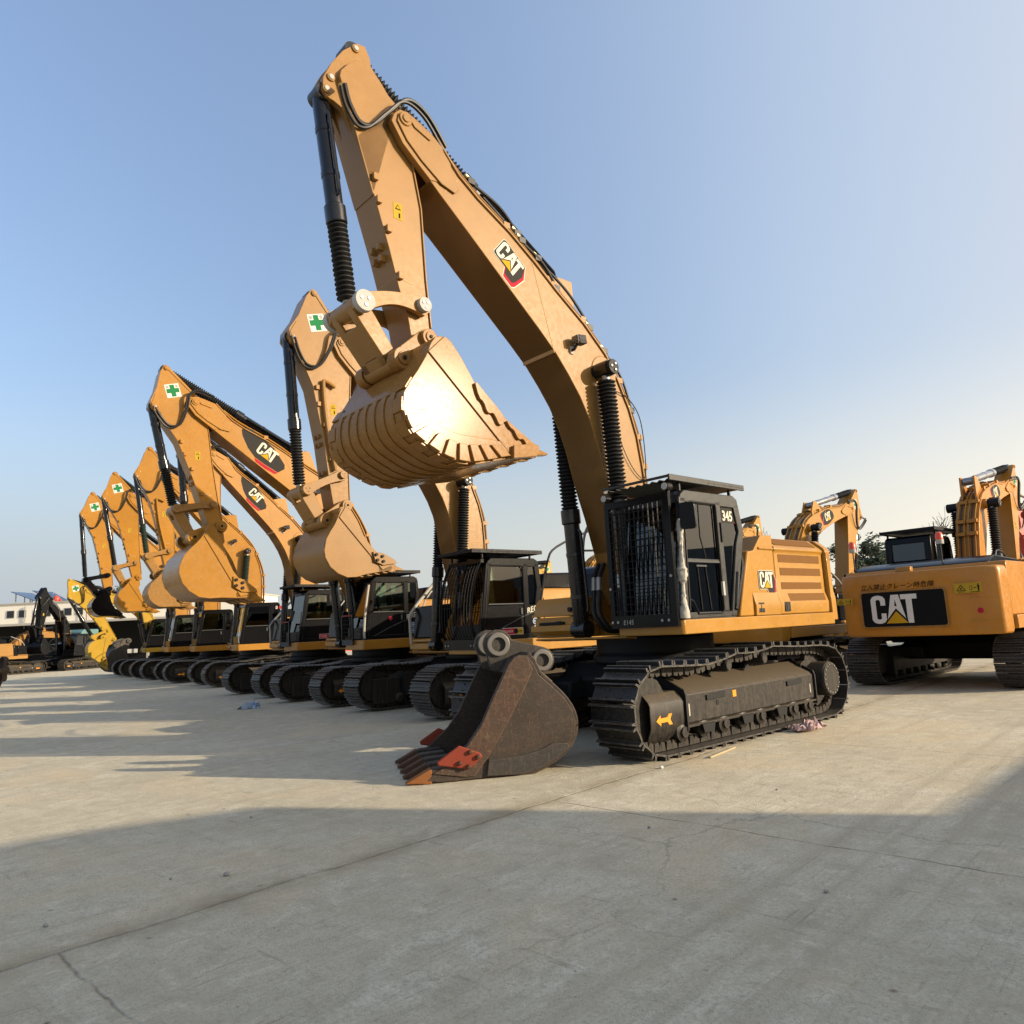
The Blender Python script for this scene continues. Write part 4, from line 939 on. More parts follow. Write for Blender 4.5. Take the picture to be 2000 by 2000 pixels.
    pane('rear_window',[(r2[0]+.045,r2[1]+.02),(r1[0]+.03,zr-.04),(r1[0]+.037,zr-.04),(r2[0]+.052,r2[1]+.02)],y0+.13,y1-.13)
    # seat and controls
    st=MB(); yc=(y0+y1)/2; zf=f0[1]; xc=bx+.12
    st.prism(rrect(xc-.22,xc+.28,zf+.36,zf+.52,.06),yc-.24,yc+.24,P.get('seat','seat_grey')); st.prism([(xc-.20,zf+.48),(xc-.08,zf+.5),(xc-.16,zf+1.05),(xc-.27,zf+1.05)],yc-.23,yc+.23,P.get('seat','seat_grey'))
    st.prism([(xc-.20,zf+1.08),(xc-.12,zf+1.08),(xc-.15,zf+1.28),(xc-.23,zf+1.28)],yc-.13,yc+.13,P.get('seat','seat_grey')); st.box(xc-.2,xc+.2,yc-.2,yc+.2,zf+.04,zf+.37,'matte_black')
    for sg in (1,-1):
        st.box(xc-.2,xc+.25,yc+sg*.34-.07,yc+sg*.34+.07,zf+.3,zf+.62,'matte_black'); st.tube([(xc+.2,yc+sg*.34,zf+.6),(xc+.24,yc+sg*.34,zf+.8)],.02,'matte_black',8); st.cyl((xc+.24,yc+sg*.34,zf+.78),(xc+.245,yc+sg*.34,zf+.9),.035,'matte_black',10)
    st.prism([(f0[0]-.25,zf+.5),(f0[0]-.12,zf+.5),(f0[0]-.14,zf+.95),(f0[0]-.2,zf+.95)],y0+.07,y0+.2,'matte_black')
    part('operator_seat',st,o,.02)
    return o
def roof_guard(cab,x0,x1,y0,y1,z,slats,m='olive_black'):
    mb=MB(); xs=x1-(x1-x0)*.48 if slats else x1
    mb.box(x0,xs,y0,y1,z,z+.015,m)
    for y in (y0,y1-.025): mb.box(x0,x1,y,y+.025,z-.025,z+.05,m)
    for x in (x0,x1-.025): mb.box(x,x+.025,y0+.026,y1-.026,z+.012 if slats else z-.02,z+.045,m)
    if slats:
        mb.box(xs-.02,xs+.02,y0+.026,y1-.026,z-.02,z+.045,m)
        for i in range(9):
            y=y0+.08+(y1-y0-.16)*i/8; mb.prism([(y-.026,z-.035),(y+.026,z-.005),(y+.026,z+.006),(y-.026,z-.024)],xs+.022,x1-.028,m,u=(0,1,0),v=(0,0,1),n=(1,0,0))
    for x in (x0+.25,x1-.3):
        for y in (y0+.06,y1-.1): mb.box(x,x+.03,y,y+.04,z-.13,z-.024,m)
    return part('roof_guard',mb,cab,.004)
def cab_A(root):
    P=dict(f0=(1.24,1.52),f1=(1.13,3.06),r1=(-.22,3.02),r2=(-.29,2.66),r3=(-.24,2.48),r0=(.06,1.53),bx=.29,tx=.29,zr=3.04,zs=1.60,zm=2.22,apron=.06)
    cab=cab_shell(root,P,'olive_black','dark_glass',False,darkroom=True)
    roof_guard(cab,-.31,1.38,.40,1.50,3.25,True)
    # door frame lines, handles
    mb=MB()
    mb.tube([(1.10,1.447,1.62),(1.06,1.447,2.9),(1.0,1.447,2.985),(.9,1.447,3.0),(.36,1.447,3.0),(.345,1.447,2.95),(.35,1.447,1.62),(.40,1.447,1.58),(.92,1.447,1.58),(1.02,1.447,1.74),(1.10,1.447,1.76)],.010,'matte_black',6)
    mb.box(.33,.37,1.44,1.47,1.80,1.98,'cap_white'); mb.box(.245,.275,1.44,1.46,2.50,2.76,'matte_black')
    mb.tube([(.70,1.415,2.98),(.71,1.415,2.55),(.62,1.415,2.28)],.007,'decal_grey',6); mb.box(.34,1.06,1.418,1.444,2.222,2.245,'decal_midgrey')
    mb.tube([(.83,1.42,2.16),(.80,1.42,1.62)],.007,'decal_grey',6); mb.tube([(.66,1.42,2.18),(.60,1.42,1.62)],.007,'decal_grey',6); mb.box(.64,.86,1.415,1.43,2.17,2.19,'decal_midgrey')
    part('door_trim',mb,cab)
    # model number
    mb=MB(); o=(.17,1.413,2.80); mb.sheet([(-.02,-.03),(.35,-.03),(.40,.06),(.36,.18),(-.01,.18)],.002,'decal_grey',o,(-1,0,0),(0,0,1),(0,1,0)); mb.sheet([(.29,-.028),(.345,-.028),(.392,.06),(.355,.178),(.305,.178),(.33,.06)],.004,'decal_red',o,(-1,0,0),(0,0,1),(0,1,0))
    mb.text('345',.19,'cream_letter',(.165,1.413,2.80),(-1,0,0),(0,0,1),(0,1,0),.006,sx=.86,bold=.025); part('model_number',mb,cab)
    # front guard
    g=MB(); x=1.34; y0,y1=.42,1.46; zb,zt=1.60,3.08
    g.box(x,x+.05,y0,y0+.07,zb,zt,'black_paint'); g.box(x,x+.05,y1-.09,y1,zb,zt,'black_paint'); g.box(x,x+.05,y0+.071,y1-.091,zt-.08,zt,'black_paint'); g.box(x+.002,x+.052,y0-.002,y1,zb-.16,zb-.001,'black_paint')
    for i in range(12):
        y=y0+.10+(y1-y0-.22)*i/11; g.box(x+.012,x+.034,y-.006,y+.006,zb,zt-.08,'matte_black')
    for i in range(16):
        z=zb+.05+(zt-.13-zb)*i/15; g.cyl((x+.04,y0+.05,z),(x+.04,y1-.05,z),.006,'matte_black',6)
    for y in (y0+.03,y0+.12,y1-.12,y1-.22): g.cyl((x+.05,y,zb-.08),(x+.066,y,zb-.08),.018,'steel',10)
    for z in (1.95,2.05,): g.cyl((x+.05,(y0+.03 if z<2 else y1-.04),z),(x+.066,(y0+.03 if z<2 else y1-.04),z),.018,'steel',10)
    g.text('E145',.085,'off_white',(x+.053,.62,zb-.115),(0,1,0),(0,0,1),(1,0,0),.002,shear=.1)
    fg=part('front_guard',g,cab,.004)
    for y in (.40,1.40):
        l=MB(); l.cyl((1.26,y,3.16),(1.36,y,3.16),.055,'matte_black',16); l.cyl((1.36,y,3.16),(1.368,y,3.16),.046,'cap_white',16); l.box(1.28,1.31,y-.02,y+.02,3.06,3.12,'matte_black'); part('work_lamp',l,cab,.006)
    # mirror and wrapped grab rail
    mb=MB(); mb.prism(rrect(-.095,.095,-.165,.165,.04),0,.05,'black_paint',o=(1.20,1.60,2.77),u=(-.35,.94,0),v=(.02,0,1),n=(.94,.35,0)); mb.tube([(1.18,1.44,2.80),(1.20,1.55,2.80),(1.21,1.60,2.76)],.014,'matte_black',8); part('mirror',mb,cab,.02)
    mb=MB(); mb.tube([(1.27,1.47,1.56),(1.20,1.475,2.95),(1.19,1.44,3.0)],.016,'black_paint',8); rail=part('grab_rail',mb,cab)
    mb=MB(); path=[];random.seed(3); prof=[]
    L=1.22
    for i in range(46):
        t=L*i/45; r=.027+.012*math.sin(t*13)+.010*random.random(); 
        if .45<t<.62: r+=.022
        if t<.16: r+=.03*(1-t/.16)+.005
        if i==45: r=.016
        prof.append((t,r))
    mb.lathe((1.272,1.475,1.53),(1.21,1.477,2.9),prof,'off_white',14); k=[ (v[0]+random.uniform(-.006,.006),v[1]+random.uniform(-.006,.006),v[2]) for v in mb.v]; mb.v=k; part('plastic_wrap',mb,rail)
    mb=MB(); mb.tube(cat3([(-.26,1.35,2.42),(-.20,1.42,2.2),(-.05,1.44,1.9),(.08,1.44,1.62)],5),.035,'matte_black',8)
    for i in range(14):
        t=i/13; mb.cyl((-.02+.10*t-.06,1.44,2.1-.4*t),(-.02+.10*t+.0,1.455,2.1-.4*t),.018,'decal_midgrey',6)
    part('rear_pillar_step',mb,cab)
def upper_B(root,c):
    """older style upper: black panelled cab, low yellow body"""
    m=c['paint']; dz=c.get('dz',0); low=c.get('dz',0)
    p=part('platform',lambda:platform_mb(dz,m,False),root,.03,2,key=('plat',m,dz))
    def body():
        mb=MB(); mb.prism([(-.12,1.52+dz),(-.2,2.40+dz),(-.3,2.48+dz),(-2.5,2.48+dz),(-2.56,2.42+dz),(-2.56,1.52+dz)],-1.42,1.42,m)
        hc=-.22 if c.get('cwdetail') else 0
        mb.prism([(-.45,2.48+dz),(-.6,2.80+dz+hc),(-2.1,2.84+dz+hc),(-2.45,2.62+dz+hc*.5),(-2.5,2.48+dz)],-1.15,1.25,'black_paint'); return mb
    part('engine_hood',body,root,.05,2,key=('hoodB',m,dz,bool(c.get('cwdetail'))))
    def doors():
        mb=MB(); 
        for a,b in ((-.35,-1.35),(-1.40,-2.45)): mb.prism(rrect(b,a,1.60+dz,2.30+dz,.04),1.421,1.44,m); mb.prism(rrect(b+.1,a-.1,1.95+dz,2.2+dz,.03),1.441,1.446,'vent_brown')
        return mb
    part('side_door',doors,root,.006,2,key=('doorB',m,dz))
    cw=part('counterweight',lambda:cw_mb(m,dz),root,.06,4,key=('cw',m,dz))
    if c.get('cwdetail'): cw_detail(cw,dz)
    def box():
        mb=MB(); mb.prism([(.98,1.60+dz),(.9,2.28+dz),(.2,2.32+dz),(.2,1.60+dz)],-1.40,-.56,'black_paint'); mb.prism([(1.05,1.52+dz),(1.03,1.595+dz),(.2,1.595+dz),(.2,1.52+dz)],-1.42,-.55,m); mb.prism([(.2,1.52+dz),(.15,2.3+dz),(-.12,2.38+dz),(-.12,1.52+dz)],-1.40,-.56,'black_paint'); mb.box(.96,1.1,-1.35,-.6,1.36+dz,1.5+dz,m); return mb
    part('tool_box',box,root,.03,2,key=('boxB',m,dz))
    def rail():
        mb=MB(); mb.tube(cat3([(.85,-.62,1.95+dz),(.8,-.62,2.6+dz),(.6,-.62,2.8+dz),(.1,-.62,2.8+dz),(.0,-.62,2.4+dz)],4),.02,'hose_black',8); mb.tube(cat3([(.85,-1.38,1.95+dz),(.5,-1.38,2.6+dz),(-.4,-1.38,3.0+dz)],4),.018,'cap_white',8)
        mb.prism(rrect(-.1,.1,-.16,.16,.04),0,.05,'matte_black',o=(.9,-1.42,2.65+dz),u=(0,1,0),v=(0,0,1),n=(1,0,0)); return mb
    part('handrail',rail,root,key=('railB',dz))
    z=dz+c.get('cabdz',0)
    if c.get('cabdz'):
        mb=MB(); mb.box(-.2,1.25,.5,1.42,1.50+dz,1.53+z,'matte_black'); part('cab_riser',mb,root,.01)
    P=dict(f0=(1.26,1.52+z),f1=(1.04,2.98+z),r1=(-.26,2.98+z),r2=(-.30,2.5+z),r3=(-.28,2.2+z),r0=(-.2,1.53+z),bx=.10,tx=.10,zr=2.96+z,zs=1.62+z,zm=2.16+z,apron=.55 if c.get('lowapron',False) else .3,seat=c.get('seat','seat_green'))
    cab=cab_shell(root,P,c.get('cabpaint','black_paint'),c.get('glass','green_glass'),True)
    # door edge, swoosh line
    mb=MB(); T=lambda x,zz:(x,1.442,zz+z)
    mb.tube([T(1.16,1.6),T(1.0,2.86),T(.92,2.92),T(.2,2.92),T(.16,2.86),T(.16,1.6)],.009,'matte_black',6); mb.box(.22,.26,1.435,1.46,1.98+z,2.1+z,'decal_midgrey')
    mb.prism([(.18,2.175+z),(1.02,2.175+z),(1.02,2.195+z),(.18,2.195+z)],1.425,1.442,'decal_midgrey')
    part('door_trim',mb,cab)
    if c.get('rega'):
        mb=MB(); n=(0,1,0); pts=[(1.0,1.60+z),(.6,1.78+z),(.2,1.93+z),(-.22,2.05+z)]
        for a,b in zip(pts,pts[1:]):
            mb.add([(a[0],1.4405,a[1]),(b[0],1.4405,b[1]),(b[0],1.4405,b[1]+.018),(a[0],1.4405,a[1]+.014)],[[0,1,2,3]],'decal_midgrey')
        u=Vector((-1,0,.22)).normalized(); v=Vector((.22,0,1)).normalized()
        mb.text('REGA',.15,'cream_letter',(.10,1.4405,1.99+z),u,v,n,.002,shear=.25,bold=.012)
        for (px,pz,r) in ((-.10,1.84,.065),(-.10,1.69,.065)):
            mb.sheet(circ(0,0,r),.001,'cream_letter' ,(px,1.4405,pz+z),(-1,0,0),(0,0,1),n); mb.sheet(circ(0,0,r*.82),.003,'sticker_blue',(px,1.4405,pz+z),(-1,0,0),(0,0,1),n)
            mb.sheet([(-r*.5,-.008),(r*.5,-.008),(r*.5,.012),(-r*.5,.012)],.005,'cream_letter',(px,1.4405,pz+z),(-1,0,0),(0,0,1),n)
        part('side_lettering',mb,cab)
    if c.get('plaque'):
        mb=MB(); o=(.72,1.4415,1.60+z) if c['plaque']=='B' else (.62,1.4415,1.60+z); u,v,n=(-1,0,0),(0,0,1),(0,1,0)
        mb.sheet([(0,0),(.50,0),(.50,.13),(0,.13)],.001,'white_paint',o,u,v,n); mb.sheet([(.008,.008),(.33,.008),(.33,.122),(.008,.122)],.003,'decal_red',o,u,v,n); mb.sheet([(.33,.008),(.492,.008),(.492,.122),(.33,.122)],.003,'sticker_yellow',o,u,v,n)
        mb.sheet(circ(.32,.065,.05),.005,'decal_black',o,u,v,n)
        mb.text('CYLINDER',.06,'white_paint',(o[0]-.02,o[1],o[2]+.045),u,v,n,.005,sx=.8)
        mb.sheet([(.38,.055),(.47,.055),(.47,.07),(.38,.07)],.005,'decal_black',o,u,v,n)
        part('plaque',mb,cab)
    if c.get('redspot'):
        mb=MB(); mb.sheet(circ(0,0,.05),.002,'decal_red',(.55,1.4415,2.02+z),(-1,0,0),(0,0,1),(0,1,0)); part('round_sticker',mb,cab)
    if c.get('number'):
        mb=MB(); mb.text(c['number'],.17,'cream_letter',(.05,1.443,2.80+z),(-1,0,0),(0,0,1),(0,1,0),.003,bold=.02,sx=.85); mb.sheet([(.28,0),(.36,0),(.40,.06),(.36,.12),(.28,.12)],.003,'decal_red',(.06,1.443,2.80+z),(-1,0,0),(0,0,1),(0,1,0)); part('model_number',mb,cab)
    g=c.get('guard')
    if g=='full':
        gb=MB(); y0,y1=.42,1.46
        def curve(y,r,mt): gb.tube(cat3([(1.34,y,1.54+z),(1.44,y,1.8+z),(1.42,y,2.3+z),(1.30,y,2.75+z),(1.17,y,3.0+z)],4),r,mt,6)
        for i in range(11): curve(y0+.06+(y1-y0-.12)*i/10,.011,'matte_black')
        curve(y0,.022,'black_paint'); curve(y1,.022,'black_paint')
        for i in range(9):
            zz=2.15+.09*i; xx=1.43-.16*max(0,(zz-2.2))/.7*.95; gb.cyl((xx,y0,zz+z),(xx,y1,zz+z),.007,'matte_black',6)
        gb.box(1.32,1.37,y0-.02,y1+.02,1.36+z,1.55+z,'black_paint'); gb.box(1.12,1.2,y0-.02,y1+.02,2.96+z,3.03+z,'black_paint')
        for y in (y0+.05,y0+.15,y1-.15,y1-.05): gb.cyl((1.37,y,1.44+z),(1.382,y,1.44+z),.02,'steel',8)
        part('front_guard',gb,cab,.003)
    elif g=='low':
        gb=MB(); y0,y1=.42,1.02; x=1.36
        for y in (y0,y1): gb.box(x,x+.04,y-.02,y+.02,1.5+z,2.16+z,'black_paint')
        for q in (1.52,2.13): gb.box(x+.001,x+.039,y0+.021,y1-.021,q-.02+z,q+.02+z,'guard_red' if q>2 else 'decal_midgrey')
        for i in range(8): gb.cyl((x+.02,y0+.07+.067*i,1.5+z),(x+.02,y0+.07+.067*i,2.13+z),.006,'matte_black',6)
        for i in range(5): gb.cyl((x+.026,y0,1.62+.1*i+z),(x+.026,y1,1.62+.1*i+z),.005,'matte_black',6)
        gb.box(x,x+.04,y0,y1,1.40+z,1.50+z,'decal_midgrey'); part('front_guard',gb,cab,.003)
    if c.get('roof'): roof_guard(cab,-.30,1.42,.36,1.52,3.17+z,False,'matte_black')
    if c.get('pillarwrap'):
        mb=MB(); mb.tube(cat3([(1.28,1.47,1.56+z),(1.30,1.48,1.7+z),(1.26,1.48,2.2+z),(1.15,1.47,2.85+z)],6),.03 if c['pillarwrap']=='thick' else .018,'off_white' if c['pillarwrap']=='thick' else 'cylinder_grey',8); part('grab_rail',mb,cab)
    else:
        mb=MB(); mb.tube([(1.28,1.46,1.6+z),(1.18,1.46,2.4+z)],.014,'matte_black',8); part('grab_rail',mb,cab)
    if c.get('siderail'):
        mb=MB(); mb.tube(cat3([(1.02,-1.38,1.36+z),(1.05,-1.38,1.9+z),(.98,-1.38,2.2+z),(.2,-1.38,3.0+z)],6),.035,'off_white' if c['siderail']=='white' else 'cylinder_grey',8); part('wrapped_rail',mb,root)
    if c.get('beacons'):
        for (x,y) in ((-2.35,1.30),(-2.35,-.35)):
            mb=MB(); zb=2.44+z; mb.tube([(x,y,zb-.2),(x,y,zb+.22)],.012,'matte_black',6); mb.cyl((x,y,zb+.22),(x,y,zb+.30),.07,'cap_white',14); mb.lathe((x,y,zb+.30),(x,y,zb+.5),[(0,.068),(.1,.064),(.14,.045),(.15,.02)],'lens_red',14); part('beacon',mb,root)
    return cab
def cw_mb(m,dz):
    mb=MB(); P=[(-2.57,-1.43)]
    for i in range(13):
        a=R(-90+180*i/12); y=1.43*math.sin(a); P.append((-2.62-.48*(max(0,math.cos(a)))**.42,y))
    P.append((-2.57,1.43))
    # vertical barrel of stacked sections
    secs=[(1.20,.965),(1.30,.995),(1.42,1.0),(2.15,1.0),(2.30,.985),(2.40,.94)]
    n=len(P); k=0; vs=[];fs=[]
    for z,sc in secs:
        for x,y in P: vs.append((-2.57+(x+2.57)*sc,y*(.985 if sc<.97 else 1),z+dz))
    for q in range(len(secs)-1):
        for i in range(n): fs.append([q*n+i,q*n+(i+1)%n,(q+1)*n+(i+1)%n,(q+1)*n+i])
    fs.append(list(range(n))[::-1]); fs.append([ (len(secs)-1)*n+i for i in range(n)])
    mb.add(vs,fs,m); return mb
def cw_detail(cw,dz):
    # rear face lies at about x=-3.10; u runs towards the machine's right (viewer's right)
    X=-3.101; n=(-1,0,0); u=(0,-1,0); v=(0,0,1)
    mb=MB(); P=rrect(-.93,.54,1.39,2.04,.05)
    mb.sheet(rrect(-.965,.575,1.355,2.075,.07),.002,'worn_amber',(X,0,dz),u,v,n); mb.sheet(P,.004,'decal_black',(X,0,dz),u,v,n)
    h=.53; cat_word(mb,(X,.76,1.45+dz),u,v,n,h*1.0,.008,'white_paint','decal_black'); part('maker_panel',mb,cw)
    mb=MB(); mb.text('立入禁止クレーン時危険',.120,'decal_black',(X,.93,2.10+dz),u,v,n,.004,shear=.22,bold=.006); part('warning_lettering',mb,cw)
    def wsign(yc,zc,w):
        mb=MB(); o=(X,yc,zc+dz); hh=w*.40
        mb.sheet([(-w/2,-hh/2),(w/2,-hh/2),(w/2,hh/2),(-w/2,hh/2)],.004,'sticker_yellow',o,u,v,n)
        mb.sheet([(-w*.42,-hh*.27),(-w*.06,-hh*.27),(-w*.24,hh*.36)],.006,'decal_black',o,u,v,n); mb.sheet([(-w*.37,-hh*.21),(-w*.11,-hh*.21),(-w*.24,hh*.24)],.008,'sticker_yellow',o,u,v,n)
        mb.sheet([(-w*.26,-hh*.15),(-w*.22,-hh*.15),(-w*.21,hh*.05),(-w*.27,hh*.05)],.010,'decal_black',o,u,v,n)
        mb.sheet([(w*.06,-hh*.2),(w*.16,-hh*.2),(w*.16,hh*.2),(w*.06,hh*.2)],.006,'decal_black',o,u,v,n); mb.sheet([(w*.075,-hh*.16),(w*.145,-hh*.16),(w*.145,hh*.16),(w*.075,hh*.16)],.008,'sticker_yellow',o,u,v,n)
        mb.sheet([(w*.2,-.006),(w*.3,-.006),(w*.3,.006),(w*.2,.006)],.006,'decal_black',o,u,v,n)
        mb.sheet(circ(w*.38,hh*.33,w*.024,10),.006,'decal_black',o,u,v,n); mb.sheet([(w*.34,hh*.24),(w*.42,hh*.24),(w*.41,-.0),(w*.40,-hh*.34),(w*.36,-hh*.34),(w*.35,0)],.006,'decal_black',o,u,v,n)
        mb.sheet([(-w*.36,-hh*.4),(-w*.12,-hh*.4),(-w*.12,-hh*.35),(-w*.36,-hh*.35)],.006,'decal_black',o,u,v,n); mb.sheet([(w*.08,-hh*.44),(w*.42,-hh*.44),(w*.42,-hh*.39),(w*.08,-hh*.39)],.006,'decal_black',o,u,v,n)
        part('warning_sticker',mb,cw)
    wsign(-.93,2.02,.44); wsign(1.26,1.90,.30)
    mb=MB(); mb.sheet(circ(0,0,.05),.003,'decal_red',(X,-1.08,1.62+dz),u,v,n); part('round_sticker',mb,cw)
    mb=MB(); mb.prism([(-2.99,2.395+dz),(-2.82,2.395+dz),(-2.82,2.50+dz),(-2.95,2.50+dz)],.02,.3,'deep_yellow'); part('rear_camera_hood',mb,cw,.02)
    mb=MB(); mb.prism([(.93,1.44),(1.40,1.46),(1.40,1.475),(.92,1.465),(.91,1.48),(.90,1.44)],.001,.02,'amber_yellow',o=(X+.02,0,dz),u=u,v=v,n=n); mb.prism([(.93,1.84),(1.40,1.845),(1.40,1.855),(.93,1.855)],.001,.012,'amber_yellow',o=(X+.01,0,dz),u=u,v=v,n=n); part('panel_seam',mb,cw,.004)

def undercarriage(root,old=True):
    for sg in (1,-1):
        t=part('crawler_track',lambda:track_mb(sg,old),root,key=('track',sg,old))
        if old: t.scale=(1,1,.90)
        fr=part('track_frame',lambda:tframe_mb(sg),t,.015,2,key=('tframe',sg))
        part('idler_guard',lambda:idler_guard_mb(sg),t,.012,2,key=('ig',sg)); part('arrow_marker',lambda:arrow_mb(sg),t,key=('arrow',sg))
        
        for i in range(8): part('track_roller',lambda:rollers_mb(sg),t,key=('roll',sg)).location=(-1.5+3.0*i/7,0,0)
        for x in (1.07,.21,-.64): part('roller_guard',lambda:rguard_mb(sg),t,key=('rgu',sg)).location=(x,0,0)
        for x,z in ((.43,0),(-.44,.03)): part('carrier_roller',lambda:carrier_mb(sg),t,key=('carr',sg)).location=(x,0,z)
        part('final_drive',lambda:final_mb(sg),t,.008,2,key=('final',sg)); part('sprocket',lambda:sprocket_mb(sg),t,key=('spr',sg)); part('idler',lambda:idler_mb(sg),t,key=('idl',sg))
    part('car_body',carbody_mb,root,.03,2,key='carbody')
def excavator(c):
    s=c.get('s',.93)
    root=empty('excavator',(c['pos'][0],c['pos'][1],0),R(c['yaw']),s)
    tag(root,c['label'],'excavator',c.get('group'))
    undercarriage(root,c.get('upper')!='A')
    if c.get('upper')=='A': upper_A(root,c)
    else: upper_B(root,c)
    make_arm(root,c,s)
    return root
ROW='excavators parked side by side in a row'
BACK='excavators parked behind with their backs to the row'
X=[
 dict(s=1.0,pos=(1.98,10.96),yaw=221.8,upper='A',paint='amber_yellow',armpaint='tan_yellow',nose=NA,bp=BPA,lk=LKA,stick='A',bucket='A',bucketpaint='bucket_yellow',bw=1.55,rich=True,emblem='new',sticker=None,richhose=True,bfrac=.485,
   label='nearest, biggest excavator with black cab marked 345, bucket raised highest',group=ROW),
 dict(s=1.0,pos=(-.63,15.69),yaw=218.9,dz=-.21,paint='amber_yellow',armpaint='tan_yellow',nose=(3.38,7.02),bp=(3.36,3.87),lk=(3.77,3.57),tl=(4.09,4.12),bucketpaint='worn_amber',linkpaint='worn_amber',bscale=1.0,bw=1.4,guard='full',roof=True,rega=True,plaque='B',pipe=True,siderail='white',
   label='excavator with a curved bar cage over its cab front, beside the nearest one',group=ROW),
 dict(pos=(-3.36,18.72),yaw=217.8,paint='deep_yellow',armpaint='deep_yellow',nose=(4.63,6.77),bp=(4.1,4.0),lk=(4.62,3.76),tl=(4.96,4.37),bw=1.5,bscale=1.2,linkpaint='worn_amber',emblem='old',guard='low',roof=True,rega=True,redspot=True,pillarwrap='thick',
   label='third excavator in the row, thick white rail on its black cab front',group=ROW),
 dict(pos=(-5.95,22.31),yaw=219.1,paint='deep_yellow',nose=(3.18,6.72),bp=(3.0,4.0),lk=(3.5,3.76),bscale=1.0,bw=1.4,emblem='old',sticker=None,guard='low',roof=True,plaque='D',siderail='grey',
   label='fourth excavator in the row, leaning grey rail before its cab, bucket hidden',group=ROW),
 dict(pos=(-9.5,27.87),yaw=213.8,paint='deep_yellow',nose=(3.42,7.5),bp=(3.23,4.17),lk=(3.66,3.97),tl=(3.99,4.59),bscale=1.05,bw=1.4,boot='green_rubber',boot2='green_rubber',pipe=True,sticker=None,number='320',pillarwrap='thin',glass='dark_glass',linkpaint='worn_amber',bucketpaint='worn_amber',
   label='excavator with 320 on its black cab and green rubber boots on its rams',group=ROW),
 dict(pos=(-12.73,31.91),yaw=213.3,paint='deep_yellow',nose=(3.55,7.62),bp=(3.23,4.27),lk=(3.72,4.03),tl=(4.04,4.66),bscale=1.05,bw=1.4,emblem='old',linkpaint='worn_amber',
   label='sixth excavator in the row, green cross stick and a half shaded yellow bucket',group=ROW),
 dict(pos=(-15.66,35.69),yaw=217.3,paint='deep_yellow',nose=(3.72,7.53),bp=(3.53,4.14),lk=(4.01,3.94),tl=(4.47,4.56),bscale=.95,bw=1.4,bucketpaint='black_paint',linkpaint='black_paint',
   label='excavator with a black bucket and black linkage near the far end of the row',group=ROW),
 dict(pos=(-18.8,39.9),yaw=216.2,paint='lemon_yellow',nose=(3.79,4.47),bp=(2.51,1.95),lk=(2.86,1.80),bscale=1.0,bw=1.2,brot=36,bfrac=.62,
   label='last excavator of the row, lemon yellow arm folded low with its bucket near the ground',group=ROW),
 dict(s=1.0,pos=(9.62,15.95),yaw=42.7,dz=-.2,paint='shade_lifted_yellow',side=-1,bulge=.30,nose=(4.01,4.44),bp=(3.45,2.1),lk=(3.9,1.9),lug=(1.25,4.33),sfrac=.6,srampaint='cylinder_grey',emblem='old',roof=True,cwdetail=True,cabdz=.24,beacons=True,glass='dark_glass',bfrac=.55,
   label='excavator seen from behind, big lettered counterweight and two red beacons',group=BACK),
 dict(pos=(6.8,19.0),yaw=42.7,dz=-.2,paint='amber_yellow',side=-1,nose=(4.21,4.52),bp=(3.55,2.1),lk=(4.0,1.9),bulge=.30,sfrac=.6,srampaint='cylinder_grey',emblem='old',glass='dark_glass',bfrac=.55,
   label='excavator whose folded arm with lozenge emblem rises over the nearest machine\'s engine cover',group=BACK),
 dict(pos=(5.3,23.5),yaw=42.7,dz=-.2,paint='amber_yellow',side=-1,nose=(4.21,4.48),bp=(3.55,2.1),lk=(4.0,1.9),bulge=.30,sfrac=.6,glass='dark_glass',bfrac=.55,
   label='excavator mostly hidden, only its stick top with green cross showing behind the nearest cab',group=BACK),
 dict(pos=(1.9,26.4),yaw=42.7,dz=-.2,paint='amber_yellow',side=-1,nose=(4.2,4.3),bp=(3.5,2.0),lk=(3.95,1.8),bulge=.30,sfrac=.6,glass='dark_glass',bfrac=.55,
   label='excavator back glimpsed between the nearest machine and the curved bar cage cab',group=BACK),
 dict(pos=(-2.0,30.0),yaw=42.7,dz=-.2,paint='lemon_yellow',side=-1,nose=(4.2,3.9),bp=(3.5,1.9),lk=(3.95,1.7),bulge=.30,sfrac=.6,glass='dark_glass',bfrac=.55,
   label='lemon yellow excavator back glimpsed behind the wrapped rail cab',group=BACK),
 dict(pos=(-13.5,44.0),yaw=42.7,dz=-.2,paint='red_paint',side=-1,nose=(4.2,3.9),bp=(3.5,1.9),lk=(3.95,1.7),bulge=.30,sfrac=.6,glass='green_glass',bfrac=.55,
   label='red excavator back glimpsed through the arms at the far end',group=BACK),
 dict(pos=(24.6,31.0),yaw=200,dz=-.1,paint='red_paint',side=1,nose=(4.6,5.0),bp=(3.9,2.4),lk=(4.35,2.2),sticker=None,glass='dark_glass',bfrac=.55,
   label='red excavator far right, only its red arm showing behind the lettered counterweight machine',group=BACK),
 dict(pos=(-36.2,52.5),yaw=70,dz=-.1,s=.9,paint='worn_amber',side=1,nose=(4.6,2.6),bp=(5.6,.9),lk=(6.0,1.0),cy=(1.6,2.6),sticker=None,glass='dark_glass',bfrac=.7,
   label='weathered yellow excavator with its back turned, before the white building',group='machines standing by the white building'),
 dict(pos=(-34.2,57.0),yaw=262,dz=-.1,s=.9,paint='black_paint',side=1,nose=(2.6,5.2),bp=(3.2,2.6),lk=(3.5,2.3),cy=(1.1,3.9),srampaint='cylinder_grey',sticker=None,glass='dark_glass',bfrac=.6,cabpaint='black_paint',
   label='black excavator facing the yard with folded black arm, before the white building',group='machines standing by the white building'),
]
for c in X: excavator(c)

